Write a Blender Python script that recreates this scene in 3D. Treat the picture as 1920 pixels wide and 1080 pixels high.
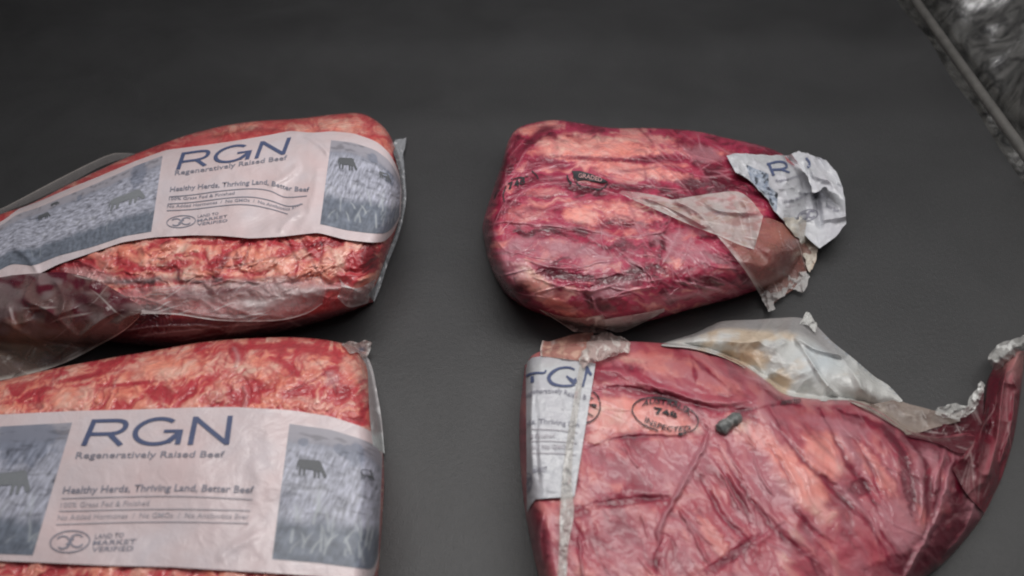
import bpy, math, random
import numpy as np
from mathutils import Vector
from mathutils.bvhtree import BVHTree

# ------------------------------------------------------------------ scene, camera, light
scene = bpy.context.scene
for o in list(bpy.data.objects):
    bpy.data.objects.remove(o, do_unlink=True)
COL = scene.collection
rng = np.random.default_rng(7)
random.seed(7)

CAM_H = 0.51
PITCH = math.radians(47.0)
FPX = 1500.0                       # focal length in pixels of the 1920 wide photograph
cam_data = bpy.data.cameras.new('camera')
cam_data.sensor_width = 36.0
cam_data.lens = FPX / 1920.0 * 36.0
cam_data.clip_start = 0.01
cam_data.clip_end = 50.0
cam_data.dof.use_dof = True
cam_data.dof.focus_distance = 0.665
cam_data.dof.aperture_fstop = 5.0
cam = bpy.data.objects.new('camera', cam_data)
COL.objects.link(cam)
cam.location = (0, 0, CAM_H)
cam.rotation_euler = (math.pi / 2 - PITCH, 0, 0)
scene.camera = cam

world = bpy.data.worlds.new('World')
scene.world = world
world.use_nodes = True
wb = world.node_tree.nodes['Background']
wb.inputs[0].default_value = (0.92, 0.95, 1.0, 1)
wb.inputs[1].default_value = 0.045


def area_light(name, loc, target, sx, sy, power, color):
    d = bpy.data.lights.new(name, 'AREA')
    d.shape = 'RECTANGLE'
    d.size, d.size_y = sx, sy
    d.energy = power
    d.color = color
    o = bpy.data.objects.new(name, d)
    COL.objects.link(o)
    o.location = loc
    o.rotation_euler = (Vector(target) - Vector(loc)).to_track_quat('-Z', 'Y').to_euler()
    return o


area_light('tent_lamp', (0.08, 0.62, 0.92), (0.06, 0.42, 0), 1.15, 0.30, 7.6, (1.0, 0.975, 0.95))
area_light('tent_lamp', (0.20, 0.16, 0.98), (0.06, 0.34, 0), 0.9, 0.16, 1.3, (0.96, 0.98, 1.0))
area_light('tent_lamp', (0.10, 1.20, 0.80), (0.0, 0.45, 0), 1.1, 0.10, 1.15, (0.96, 0.96, 1.0))  # unseen back strip, added for sheen and glints on the film

vs = scene.view_settings
vs.view_transform = 'Standard'
vs.look = 'None'
vs.exposure = 0.0
vs.gamma = 1.0
vs.use_curve_mapping = False
scene.render.engine = 'CYCLES'
scene.cycles.transparent_max_bounces = 16
scene.cycles.filter_width = 2.0

# ------------------------------------------------------------------ camera maths
CP, SP = math.cos(PITCH), math.sin(PITCH)


def ray_dir(px, py):
    """world direction through a picture point (arrays)"""
    a = (np.asarray(px, float) - 960.0) / FPX
    b = (540.0 - np.asarray(py, float)) / FPX
    # forward = (0,CP,-SP), up = (0,SP,CP)
    return np.stack([a, CP + b * SP, -SP + b * CP], -1)


def P(px, py, z):
    """the point at height z seen at picture point (px,py)"""
    d = ray_dir(px, py)
    k = (np.asarray(z, float) - CAM_H) / d[..., 2]
    p = d * k[..., None]
    p[..., 2] += CAM_H
    return p


# ------------------------------------------------------------------ noise
_perm = rng.permutation(4096)
_grad = rng.uniform(-1, 1, (4096, 2))
_grad /= np.linalg.norm(_grad, axis=1)[:, None]


def pnoise(x, y, seed=0):
    x = np.asarray(x, float) + seed * 17.31
    y = np.asarray(y, float) - seed * 9.77
    xi = np.floor(x).astype(int); yi = np.floor(y).astype(int)
    xf = x - xi; yf = y - yi
    u = xf * xf * xf * (xf * (xf * 6 - 15) + 10)
    v = yf * yf * yf * (yf * (yf * 6 - 15) + 10)

    def g(ix, iy, dx, dy):
        h = _perm[(_perm[ix & 4095] + iy) & 4095]
        gr = _grad[h]
        return gr[..., 0] * dx + gr[..., 1] * dy
    n00 = g(xi, yi, xf, yf); n10 = g(xi + 1, yi, xf - 1, yf)
    n01 = g(xi, yi + 1, xf, yf - 1); n11 = g(xi + 1, yi + 1, xf - 1, yf - 1)
    return 1.5 * ((n00 * (1 - u) + n10 * u) * (1 - v) + (n01 * (1 - u) + n11 * u) * v)


def fbm(x, y, oct=4, seed=0):
    r = 0; a = 1.0; f = 1.0; t = 0
    for k in range(oct):
        r = r + a * pnoise(x * f, y * f, seed + k * 3); t += a
        a *= 0.5; f *= 2.03
    return r / t


def sstep(a, b, x):
    t = np.clip((x - a) / (b - a), 0, 1)
    return t * t * (3 - 2 * t)


def crumple(x, y, scale, seed=0, n=5):
    """sharp random creases such as plastic film shows, about 0..1"""
    r = np.zeros_like(np.asarray(x, float))
    g = np.random.default_rng(seed + 100)
    for k in range(n):
        a = g.uniform(0, math.pi)
        s = scale * g.uniform(0.6, 1.6)
        w = fbm(x / scale * 0.5, y / scale * 0.5, 2, seed + k * 5) * 1.3
        t = (x * math.cos(a) + y * math.sin(a)) / s + w + g.uniform(0, 9)
        tri = np.abs((t % 2.0) - 1.0)
        r += (1 - tri) ** 2.2 * np.clip(0.5 + 1.5 * pnoise(x / scale * 0.7, y / scale * 0.7, seed + 40 + k), 0, 1)
    return r / n * 2


def creases(x, y, scale, seed=0, width=0.10, aniso=1.0, ang=0.0):
    """thin meandering crease lines of pulled film, 0..1"""
    a = math.radians(ang)
    d1 = (x * math.cos(a) + y * math.sin(a)) / (scale * aniso); d2 = (-x * math.sin(a) + y * math.cos(a)) / scale
    r = 0
    for k in range(3):
        n = fbm(d1 * (1 + .35 * k), d2 * (1 + .35 * k), 2, seed + 7 * k)
        m_ = np.clip(0.35 + 1.4 * pnoise(d1 * .6, d2 * .6, seed + 50 + k), 0, 1)
        r = np.maximum(r, np.exp(-(n / width) ** 2) * m_)
    return r


def pleats(X, Y, n, seed, box, length=(30, 110), w=(1.2, 3.0), ang=(0, 25), bend=.12):
    """n nearly straight pulled creases of film inside a picture box, 0..1"""
    g = np.random.default_rng(seed)
    r = np.zeros(X.shape)
    for i in range(n):
        cx, cy = g.uniform(box[0], box[2]), g.uniform(box[1], box[3])
        a = math.radians(g.normal(*ang)); L = g.uniform(*length); ww = g.uniform(*w)
        ux, uy = math.cos(a), math.sin(a)
        q = [(cx + ux * L * t - uy * bend * L * s_, cy + uy * L * t + ux * bend * L * s_) for t, s_ in ((-.5, 0), (-.2, g.uniform(-.6, .6)), (.2, g.uniform(-.6, .6)), (.5, 0))]
        q = curve(q, 10)
        sel = (np.abs(X - cx) < L * .7 + 8) & (np.abs(Y - cy) < L * .7 + 8)
        if not sel.any():
            continue
        D, T = dist_poly(X[sel], Y[sel], q)
        e = np.sin(np.clip(T, 0, 1) * math.pi) ** .7
        r[sel] = np.maximum(r[sel], np.clip(1 - D / (ww * 1.6 * (.3 + .7 * e)), 0, 1) ** 1.3 * e * g.uniform(.4, 1))
    return r


def curve(pts, n, smooth=True):
    """resample a polyline (Catmull-Rom) to n points by arc length"""
    p = np.asarray(pts, float)
    if smooth and len(p) > 2:
        q = np.vstack([2 * p[0] - p[1], p, 2 * p[-1] - p[-2]])
        out = []
        t = np.linspace(0, 1, 24, endpoint=False)[:, None]
        for i in range(1, len(q) - 2):
            a, b, c, d = q[i - 1], q[i], q[i + 1], q[i + 2]
            out.append(0.5 * (2 * b + (c - a) * t + (2 * a - 5 * b + 4 * c - d) * t ** 2 + (3 * b - a - 3 * c + d) * t ** 3))
        p = np.vstack(out + [p[-1:]])
    s = np.r_[0, np.cumsum(np.linalg.norm(np.diff(p, axis=0), axis=1))]
    t = np.linspace(0, s[-1], n)
    return np.stack([np.interp(t, s, p[:, 0]), np.interp(t, s, p[:, 1])], 1)


def coons(bottom, top, left, right, nu, nv):
    """bottom/top run left to right, left/right run bottom to top; gives (nv,nu,2)"""
    b = curve(bottom, nu); t = curve(top, nu); l = curve(left, nv); r = curve(right, nv)
    u = np.linspace(0, 1, nu)[None, :, None]; v = np.linspace(0, 1, nv)[:, None, None]
    c00, c10, c01, c11 = b[0], b[-1], t[0], t[-1]
    g = (1 - v) * b[None] + v * t[None] + (1 - u) * l[:, None] + u * r[:, None] \
        - ((1 - u) * (1 - v) * c00 + u * (1 - v) * c10 + (1 - u) * v * c01 + u * v * c11)
    return g


def dist_poly(X, Y, pts):
    """distance to a polyline and the position 0..1 along it"""
    p = np.asarray(pts, float)
    seg = np.linalg.norm(np.diff(p, axis=0), axis=1)
    tot = seg.sum(); acc = 0
    D = np.full(X.shape, 1e9); T = np.zeros(X.shape)
    for i in range(len(p) - 1):
        a, b = p[i], p[i + 1]
        ab = b - a
        t = np.clip(((X - a[0]) * ab[0] + (Y - a[1]) * ab[1]) / (ab @ ab + 1e-9), 0, 1)
        d = np.hypot(X - a[0] - t * ab[0], Y - a[1] - t * ab[1])
        m = d < D
        D = np.where(m, d, D); T = np.where(m, (acc + t * seg[i]) / tot, T)
        acc += seg[i]
    return D, T


def inside(X, Y, poly):
    p = np.asarray(poly, float)
    r = np.zeros(X.shape, bool)
    j = len(p) - 1
    for i in range(len(p)):
        xi, yi = p[i]; xj, yj = p[j]
        c = ((yi > Y) != (yj > Y)) & (X < (xj - xi) * (Y - yi) / (yj - yi + 1e-12) + xi)
        r ^= c
        j = i
    return r


# ------------------------------------------------------------------ mesh helpers
def link(name, mesh, mat, parent=None):
    o = bpy.data.objects.new(name, mesh)
    COL.objects.link(o)
    if mat is not None:
        mesh.materials.append(mat)
    if parent is not None:
        o.parent = parent
    return o


def mesh_from(name, V, F, cols=None, smooth=True):
    me = bpy.data.meshes.new(name)
    V = np.asarray(V, np.float32).reshape(-1, 3)
    if isinstance(F, np.ndarray):
        k = F.shape[1]
        me.vertices.add(len(V)); me.vertices.foreach_set('co', V.ravel())
        me.loops.add(F.size); me.loops.foreach_set('vertex_index', F.astype(np.int32).ravel())
        me.polygons.add(len(F))
        me.polygons.foreach_set('loop_start', np.arange(0, F.size, k, dtype=np.int32))
        me.update(calc_edges=True)
    else:
        me.from_pydata([tuple(v) for v in V.tolist()], [], F)
    if smooth:
        me.polygons.foreach_set('use_smooth', np.ones(len(me.polygons), bool))
    if cols is not None:
        for cname, arr in cols.items():
            a = me.color_attributes.new(cname, 'FLOAT_COLOR', 'POINT')
            a.data.foreach_set('color', np.asarray(arr, np.float32).ravel())
    me.validate()
    me.update()
    return me


def grid_faces(nv, nu, off=0):
    i = np.arange(nv * nu).reshape(nv, nu)
    f = np.stack([i[:-1, :-1], i[:-1, 1:], i[1:, 1:], i[1:, :-1]], -1).reshape(-1, 4)
    return f + off


def bvh_of(V, F):
    return BVHTree.FromPolygons([tuple(v) for v in np.asarray(V, float).reshape(-1, 3).tolist()], F.tolist())


def cast(bvh, X, Y):
    """picture points -> hit points, normals towards the viewer and a hit mask"""
    X = np.asarray(X, float); sh = X.shape
    D = ray_dir(X.ravel(), np.asarray(Y, float).ravel())
    D /= np.linalg.norm(D, axis=1)[:, None]
    H = np.full((len(D), 3), np.nan); N = np.zeros((len(D), 3)); ok = np.zeros(len(D), bool)
    o = Vector((0, 0, CAM_H))
    for i, d in enumerate(D.tolist()):
        h = bvh.ray_cast(o, Vector(d))
        if h[0] is not None:
            H[i] = h[0]; n = h[1]
            if n.dot(Vector(d)) > 0:
                n = -n
            N[i] = n; ok[i] = True
    return H.reshape(sh + (3,)), N.reshape(sh + (3,)), ok.reshape(sh)


def blur(A, n=1):
    for _ in range(n):
        B = np.pad(A, 1, mode='edge')
        A = (B[:-2, 1:-1] + B[2:, 1:-1] + B[1:-1, :-2] + B[1:-1, 2:] + 4 * B[1:-1, 1:-1]) / 8
    return A


def thing(name, label, cat, loc, group=None):
    o = bpy.data.objects.new(name, None)
    COL.objects.link(o)
    o.empty_display_size = 0.02
    o['label'] = label; o['category'] = cat
    if group:
        o['group'] = group
    o.location = loc
    return o


def adopt(o, parent):
    """parent without moving (parts are built in world coordinates; the thing's Empty is not rotated)"""
    o.parent = parent
    o.matrix_parent_inverse = parent_inv(parent)


def parent_inv(parent):
    from mathutils import Matrix
    loc = Vector(parent.location)
    p = parent
    while p.parent is not None:
        p = p.parent
        loc = Vector(p.location) if p.type == 'EMPTY' else loc
    return Matrix.Translation(-loc) if parent.type == 'EMPTY' else Matrix.Identity(4)


# ------------------------------------------------------------------ materials
def new_mat(name):
    m = bpy.data.materials.new(name)
    m.use_nodes = True
    nt = m.node_tree
    b = nt.nodes['Principled BSDF']
    return m, nt, b


def N(nt, t, **kw):
    n = nt.nodes.new(t)
    for k, v in kw.items():
        setattr(n, k, v)
    return n


def mixrgb(nt, fac, a, b, blend='MIX'):
    n = N(nt, 'ShaderNodeMix', data_type='RGBA', blend_type=blend)
    for sock, val in ((n.inputs[0], fac), (n.inputs[6], a), (n.inputs[7], b)):
        if isinstance(val, bpy.types.NodeSocket):
            nt.links.new(val, sock)
        elif isinstance(val, (int, float)):
            sock.default_value = val
        else:
            sock.default_value = (*val, 1)
    return n.outputs[2]


def math_n(nt, op, a, b=0.0, clamp=False):
    n = N(nt, 'ShaderNodeMath', operation=op, use_clamp=clamp)
    for sock, val in zip(n.inputs, (a, b)):
        if isinstance(val, bpy.types.NodeSocket):
            nt.links.new(val, sock)
        else:
            sock.default_value = val
    return n.outputs[0]


def noise_tex(nt, scale, detail=4, rough=0.55, dist=0.0, vec=None):
    n = N(nt, 'ShaderNodeTexNoise')
    n.inputs['Scale'].default_value = scale
    n.inputs['Detail'].default_value = detail
    n.inputs['Roughness'].default_value = rough
    n.inputs['Distortion'].default_value = dist
    if vec is None:
        tc = N(nt, 'ShaderNodeTexCoord')
        vec = tc.outputs['Object']
    nt.links.new(vec, n.inputs['Vector'])
    return n.outputs['Fac']


def ramp(nt, fac, stops):
    n = N(nt, 'ShaderNodeValToRGB')
    cr = n.color_ramp
    while len(cr.elements) < len(stops):
        cr.elements.new(0.5)
    for e, (p, c) in zip(cr.elements, stops):
        e.position = p; e.color = (*c, 1)
    nt.links.new(fac, n.inputs[0])
    return n.outputs[0]


def bump(nt, height, strength, dist=0.001, normal=None):
    n = N(nt, 'ShaderNodeBump')
    n.inputs['Strength'].default_value = strength
    n.inputs['Distance'].default_value = dist
    nt.links.new(height, n.inputs['Height'])
    if normal is not None:
        nt.links.new(normal, n.inputs['Normal'])
    return n.outputs[0]


def meat_material(name, lean, lean2, fat, fat2, dark, haze, fine=260, crinkle=0.5, coat=0.8):
    m, nt, b = new_mat(name)
    at = N(nt, 'ShaderNodeVertexColor', layer_name='Tissue')
    sep = N(nt, 'ShaderNodeSeparateColor')
    nt.links.new(at.outputs[0], sep.inputs[0])
    n1 = noise_tex(nt, fine, 4, 0.6, 0.6)
    n2 = noise_tex(nt, fine * 0.28, 3, 0.5, 0.3)
    leanc = mixrgb(nt, math_n(nt, 'MULTIPLY', n1, 1.0), lean, lean2)
    n4 = noise_tex(nt, fine * 0.11, 2, 0.5, 0.6)
    fatc = ramp(nt, math_n(nt, 'ADD', math_n(nt, 'MULTIPLY', n2, 0.6), math_n(nt, 'MULTIPLY', n4, 0.4)),
                [(0.36, tuple(x * y for x, y in zip(fat, (0.93, 0.78, 0.74)))), (0.46, fat), (0.56, fat2), (0.66, (0.86, 0.58, 0.46))])
    leanc = mixrgb(nt, ramp(nt, n4, [(0.40, (0, 0, 0)), (0.62, (0.30, 0.30, 0.30))]), leanc, tuple(min(1, x * y) for x, y in zip(lean, (1.15, 1.7, 1.55))))
    ff = math_n(nt, 'ADD', sep.outputs[0], math_n(nt, 'MULTIPLY', math_n(nt, 'SUBTRACT', n1, 0.5), 0.14), True)
    c = mixrgb(nt, ff, leanc, fatc)
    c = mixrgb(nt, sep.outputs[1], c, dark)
    hz = math_n(nt, 'MULTIPLY', sep.outputs[2], math_n(nt, 'ADD', 0.55, math_n(nt, 'MULTIPLY', n2, 0.8)), True)
    c = mixrgb(nt, hz, c, haze)
    nt.links.new(c, b.inputs['Base Color'])
    b.inputs['Roughness'].default_value = 0.46
    b.inputs['Specular IOR Level'].default_value = 0.35
    b.inputs['Coat Weight'].default_value = coat
    b.inputs['Coat Roughness'].default_value = 0.08
    b.inputs['Coat IOR'].default_value = 1.5
    b.inputs['Subsurface Weight'].default_value = 0.12
    b.inputs['Subsurface Radius'].default_value = (0.006, 0.0025, 0.0018)
    b.inputs['Subsurface Scale'].default_value = 0.6
    h1 = noise_tex(nt, 190, 3, 0.55, 0.8)
    nt.links.new(bump(nt, h1, 0.10, 0.0010), b.inputs['Normal'])
    h2 = noise_tex(nt, 95, 4, 0.6, 2.2)
    h3 = noise_tex(nt, 42, 2, 0.5, 2.5)
    rid = math_n(nt, 'ABSOLUTE', math_n(nt, 'SUBTRACT', h3, 0.5))          # pulled creases of the film
    rid = math_n(nt, 'SUBTRACT', 0.25, math_n(nt, 'MINIMUM', math_n(nt, 'MULTIPLY', rid, 4.0), 0.25))
    hh = math_n(nt, 'ADD', math_n(nt, 'MULTIPLY', h2, 0.32), math_n(nt, 'MULTIPLY', rid, 2.4))
    nt.links.new(bump(nt, hh, crinkle, 0.0026), b.inputs['Coat Normal'])
    return m


MEAT_L = meat_material('fatty_meat', (0.62, 0.070, 0.084), (0.47, 0.034, 0.052), (0.94, 0.385, 0.28), (0.92, 0.50, 0.40),
                       (0.050, 0.006, 0.013), (0.58, 0.42, 0.42), 260, 0.32)
MEAT_R = meat_material('lean_meat', (0.45, 0.034, 0.088), (0.33, 0.015, 0.052), (0.90, 0.34, 0.29), (0.86, 0.41, 0.36),
                       (0.095, 0.003, 0.015), (0.50, 0.235, 0.275))
MEAT_D = meat_material('red_meat', (0.42, 0.040, 0.078), (0.33, 0.022, 0.052), (0.88, 0.34, 0.295), (0.82, 0.38, 0.345),
                       (0.115, 0.004, 0.018), (0.48, 0.20, 0.235), 200, 0.2, 0.5)


def label_material(name, tint):
    m, nt, b = new_mat(name)
    n = noise_tex(nt, 26, 3, 0.55, 0.4)
    n2 = noise_tex(nt, 150, 3, 0.6, 0.5)
    c = ramp(nt, n, [(0.30, tint[0]), (0.52, tint[1]), (0.75, tint[2])])
    c = mixrgb(nt, math_n(nt, 'MULTIPLY', n2, 0.25), c, tint[1])
    nt.links.new(c, b.inputs['Base Color'])
    b.inputs['Roughness'].default_value = 0.42
    b.inputs['Specular IOR Level'].default_value = 0.4
    b.inputs['Coat Weight'].default_value = 0.6
    b.inputs['Coat Roughness'].default_value = 0.2
    h3 = noise_tex(nt, 60, 4, 0.6, 2.0)
    nt.links.new(bump(nt, h3, 0.35, 0.003), b.inputs['Coat Normal'])
    nt.links.new(bump(nt, math_n(nt, 'ADD', n2, math_n(nt, 'MULTIPLY', h3, 1.5)), 0.25, 0.0012), b.inputs['Normal'])
    return m


LABEL_L = label_material('label_plastic', ((0.72, 0.56, 0.565), (0.71, 0.595, 0.61), (0.69, 0.625, 0.665)))
LABEL_R = label_material('label_plastic_cool', ((0.55, 0.54, 0.58), (0.57, 0.575, 0.61), (0.60, 0.61, 0.62)))


def attr_material(name, attr='Print', rough=0.45, spec=0.35, grain=0.12):
    m, nt, b = new_mat(name)
    at = N(nt, 'ShaderNodeVertexColor', layer_name=attr)
    n = noise_tex(nt, 420, 3, 0.6, 0.4)
    c = mixrgb(nt, math_n(nt, 'MULTIPLY', n, grain), at.outputs[0], (0.02, 0.02, 0.02))
    nt.links.new(c, b.inputs['Base Color'])
    b.inputs['Roughness'].default_value = rough
    b.inputs['Specular IOR Level'].default_value = spec
    b.inputs['Coat Weight'].default_value = 0.2
    b.inputs['Coat Roughness'].default_value = 0.3
    return m


PHOTO = attr_material('printed_photograph')


def ink(name, col, rough=0.5):
    m, nt, b = new_mat(name)
    n = noise_tex(nt, 380, 3, 0.6)
    c = mixrgb(nt, math_n(nt, 'MULTIPLY', n, 0.35), col, tuple(min(1, x * 1.5 + 0.03) for x in col))
    nt.links.new(c, b.inputs['Base Color'])
    b.inputs['Roughness'].default_value = rough
    return m


INK_BLUE = ink('navy_ink', (0.075, 0.095, 0.185))
INK_GREY = ink('slate_ink', (0.24, 0.235, 0.285))
INK_PALE = ink('pale_ink', (0.40, 0.37, 0.405))
INK_BLACK = ink('black_ink', (0.018, 0.018, 0.022))
INK_COW = ink('animal_ink', (0.10, 0.105, 0.115))
INK_COW_PALE = ink('faded_animal_ink', (0.20, 0.21, 0.225))


def film_material(name, rough=0.22, bumpy=0.5, scale=150):
    """clear bag film: colour and cover from the attribute 'Film' (alpha = how milky)"""
    m, nt, b = new_mat(name)
    out = nt.nodes['Material Output']
    at = N(nt, 'ShaderNodeVertexColor', layer_name='Film')
    n = noise_tex(nt, scale, 4, 0.6, 1.2)
    nt.links.new(at.outputs[0], b.inputs['Base Color'])
    b.inputs['Roughness'].default_value = rough
    b.inputs['Specular IOR Level'].default_value = 0.6
    bn = bump(nt, n, bumpy, 0.002)
    nt.links.new(bn, b.inputs['Normal'])
    tr = N(nt, 'ShaderNodeBsdfTransparent')
    lw = N(nt, 'ShaderNodeLayerWeight')
    lw.inputs[0].default_value = 0.35
    nt.links.new(bn, lw.inputs['Normal'])
    f = math_n(nt, 'ADD', at.outputs[1], math_n(nt, 'MULTIPLY', lw.outputs['Facing'], 0.35), True)
    f = math_n(nt, 'ADD', f, math_n(nt, 'MULTIPLY', math_n(nt, 'SUBTRACT', n, 0.5), 0.25), True)
    mx = N(nt, 'ShaderNodeMixShader')
    nt.links.new(f, mx.inputs[0])
    nt.links.new(tr.outputs[0], mx.inputs[1])
    nt.links.new(b.outputs[0], mx.inputs[2])
    nt.links.new(mx.outputs[0], out.inputs['Surface'])
    return m


FILM = film_material('clear_bag_film')

# ------------------------------------------------------------------ setting: backdrop sheet and light tent
m, nt, b = new_mat('black_vinyl')
n1 = noise_tex(nt, 900, 3, 0.6)
n2 = noise_tex(nt, 9, 5, 0.65, 0.6)
n3 = noise_tex(nt, 260, 2, 0.5)
c = ramp(nt, n2, [(0.32, (0.036, 0.036, 0.0375)), (0.68, (0.050, 0.050, 0.052))])
c = mixrgb(nt, math_n(nt, 'MULTIPLY', n1, 0.55), c, (0.020, 0.020, 0.0205))
# a few pale specks of dust
vor = N(nt, 'ShaderNodeTexVoronoi'); vor.inputs['Scale'].default_value = 55
tc = N(nt, 'ShaderNodeTexCoord'); nt.links.new(tc.outputs['Object'], vor.inputs['Vector'])
sp = math_n(nt, 'LESS_THAN', vor.outputs['Distance'], 0.028)
wn = N(nt, 'ShaderNodeTexWhiteNoise'); nt.links.new(vor.outputs['Position'], wn.inputs['Vector'])
sp = math_n(nt, 'MULTIPLY', sp, math_n(nt, 'GREATER_THAN', wn.outputs['Value'], 0.88))
c = mixrgb(nt, math_n(nt, 'MULTIPLY', sp, 0.35), c, (0.4, 0.4, 0.4))
nt.links.new(c, b.inputs['Base Color'])
b.inputs['Roughness'].default_value = 0.42
b.inputs['Specular IOR Level'].default_value = 0.50
nt.links.new(bump(nt, math_n(nt, 'ADD', n1, math_n(nt, 'MULTIPLY', n3, 0.6)), 0.45, 0.0008), b.inputs['Normal'])
VINYL = m


def build_backdrop():
    ys = np.concatenate([np.linspace(-0.25, 0.60, 40), np.linspace(0.61, 1.0, 110)])
    prof = [(y, 0.0) for y in ys]
    R = 0.28
    for a in np.linspace(0.03, math.pi / 2, 40):
        prof.append((1.0 + R * math.sin(a), R * (1 - math.cos(a))))
    for z in np.linspace(R + 0.02, 1.3, 20):
        prof.append((1.0 + R, z))
    prof = np.array(prof)
    xs = np.linspace(-1.1, 0.506, 90)
    X, K = np.meshgrid(xs, np.arange(len(prof)))
    Y = prof[K, 0]; Z = prof[K, 1]
    # the vinyl does not lie dead flat: one faint swell before it climbs
    V = np.stack([X, Y, Z], -1)
    wv = sstep(.62, .80, Y) * (Z < 0.01)
    V[..., 2] += wv * (0.0050 * np.exp(-((Y - 0.885) / 0.045) ** 2) + 0.0035 * np.exp(-((Y - 0.72 - .02 * X) / 0.04) ** 2)) + 0.0012 * fbm(X * 3, Y * 5, 2, 8) * (Z < .01)
    V[..., 2] = np.where(Z < .01, V[..., 2] * sstep(.50, .66, Y), V[..., 2])
    V[..., 0] += np.where(X > 0.45, 0.004 * pnoise(Y * 9, X * 0, 3), 0)
    me = mesh_from('backdrop', V, grid_faces(len(prof), len(xs)))
    o = link('backdrop', me, VINYL)
    o['kind'] = 'structure'
    o['label'] = 'matte black vinyl backdrop sheet under the beef packs'
    return o


build_backdrop()


def silver_material():
    m, nt, b = new_mat('silver_tent_fabric')
    n = noise_tex(nt, 38, 4, 0.6, 1.5)
    n2 = noise_tex(nt, 240, 3, 0.6, 0.5)
    c = ramp(nt, n, [(0.35, (0.16, 0.16, 0.16)), (0.6, (0.58, 0.57, 0.55))])
    nt.links.new(c, b.inputs['Base Color'])
    b.inputs['Metallic'].default_value = 0.9
    b.inputs['Roughness'].default_value = 0.25
    h = math_n(nt, 'ADD', n, math_n(nt, 'MULTIPLY', n2, 0.25))
    nt.links.new(bump(nt, h, 0.25, 0.004), b.inputs['Normal'])
    return m


SILVER = silver_material()
m, nt, b = new_mat('frame_rod_plastic')
n = noise_tex(nt, 60, 3, 0.6)
nt.links.new(ramp(nt, n, [(0.3, (0.085, 0.082, 0.077)), (0.7, (0.135, 0.128, 0.12))]), b.inputs['Base Color'])
b.inputs['Roughness'].default_value = 0.5
ROD = m


def tube(path, r, nseg=12, cap=True):
    p = np.asarray(path, float)
    V = []; F = []
    t = np.gradient(p, axis=0); t /= np.linalg.norm(t, axis=1)[:, None]
    up = np.array([0, 0, 1.0])
    rr = np.broadcast_to(np.asarray(r, float), (len(p),))
    for i in range(len(p)):
        a = np.cross(t[i], up)
        if np.linalg.norm(a) < 1e-4:
            a = np.cross(t[i], [1, 0, 0])
        a /= np.linalg.norm(a); c = np.cross(a, t[i])
        for k in range(nseg):
            w = 2 * math.pi * k / nseg
            V.append(p[i] + rr[i] * (math.cos(w) * a + math.sin(w) * c))
    for i in range(len(p) - 1):
        for k in range(nseg):
            k2 = (k + 1) % nseg
            F.append((i * nseg + k, i * nseg + k2, (i + 1) * nseg + k2, (i + 1) * nseg + k))
    if cap:
        F.append(tuple(range(nseg - 1, -1, -1)))
        F.append(tuple((len(p) - 1) * nseg + k for k in range(nseg)))
    return np.array(V), F


def build_tent():
    t = thing('light_tent', 'silver fabric photo light tent wall with dark frame rod beside the backdrop', 'light tent', (0.54, 0.8, 0))
    # floor strip beside the vinyl
    nu, nv = 60, 260
    u = np.linspace(0.46, 0.60, nu); v = np.linspace(0.2, 1.5, nv)
    X, Y = np.meshgrid(u, v)
    Z = -0.006 + 0.005 * crumple(X * 1000, Y * 1000, 44, 3) * sstep(0.505, 0.515, X)
    o = link('floor_sheet', mesh_from('floor_sheet', np.stack([X, Y, Z], -1), grid_faces(nv, nu)), SILVER); adopt(o, t)
    # side wall
    nu, nv = 150, 280
    u = np.linspace(0, 1, nu); v = np.linspace(0.1, 1.6, nv)
    U, Y = np.meshgrid(u, v)
    Zw = 0.75 * U ** 1.6
    X = 0.538 + 0.085 * sstep(0, 0.10, Zw) + 0.03 * Zw + 0.012 * fbm(Y * 9, Zw * 9, 3, 5) * sstep(0, .02, Zw)
    cr = crumple(Y * 1000, U * 500, 85, 9) - 0.4
    X = X - 0.024 * cr * sstep(0, 0.03, Zw)
    Zw = Zw + 0.014 * crumple(Y * 1000 + 70, U * 500, 60, 19) * sstep(0, .02, Zw)
    o = link('side_wall', mesh_from('side_wall', np.stack([X, Y, Zw], -1), grid_faces(nv, nu)), SILVER); adopt(o, t)
    path = [(0.522 + 0.002 * math.sin(y * 5), y, 0.008) for y in np.linspace(0.1, 1.6, 50)]
    V, F = tube(path, 0.0054, 14)
    o = link('frame_rod', mesh_from('frame_rod', V, F), ROD); adopt(o, t)


build_tent()


# ------------------------------------------------------------------ beef packs
def rise(x, p=2.1):
    x = np.clip(x, 0, 1)
    return (1 - (1 - x) ** p) ** (1 / p)


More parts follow.
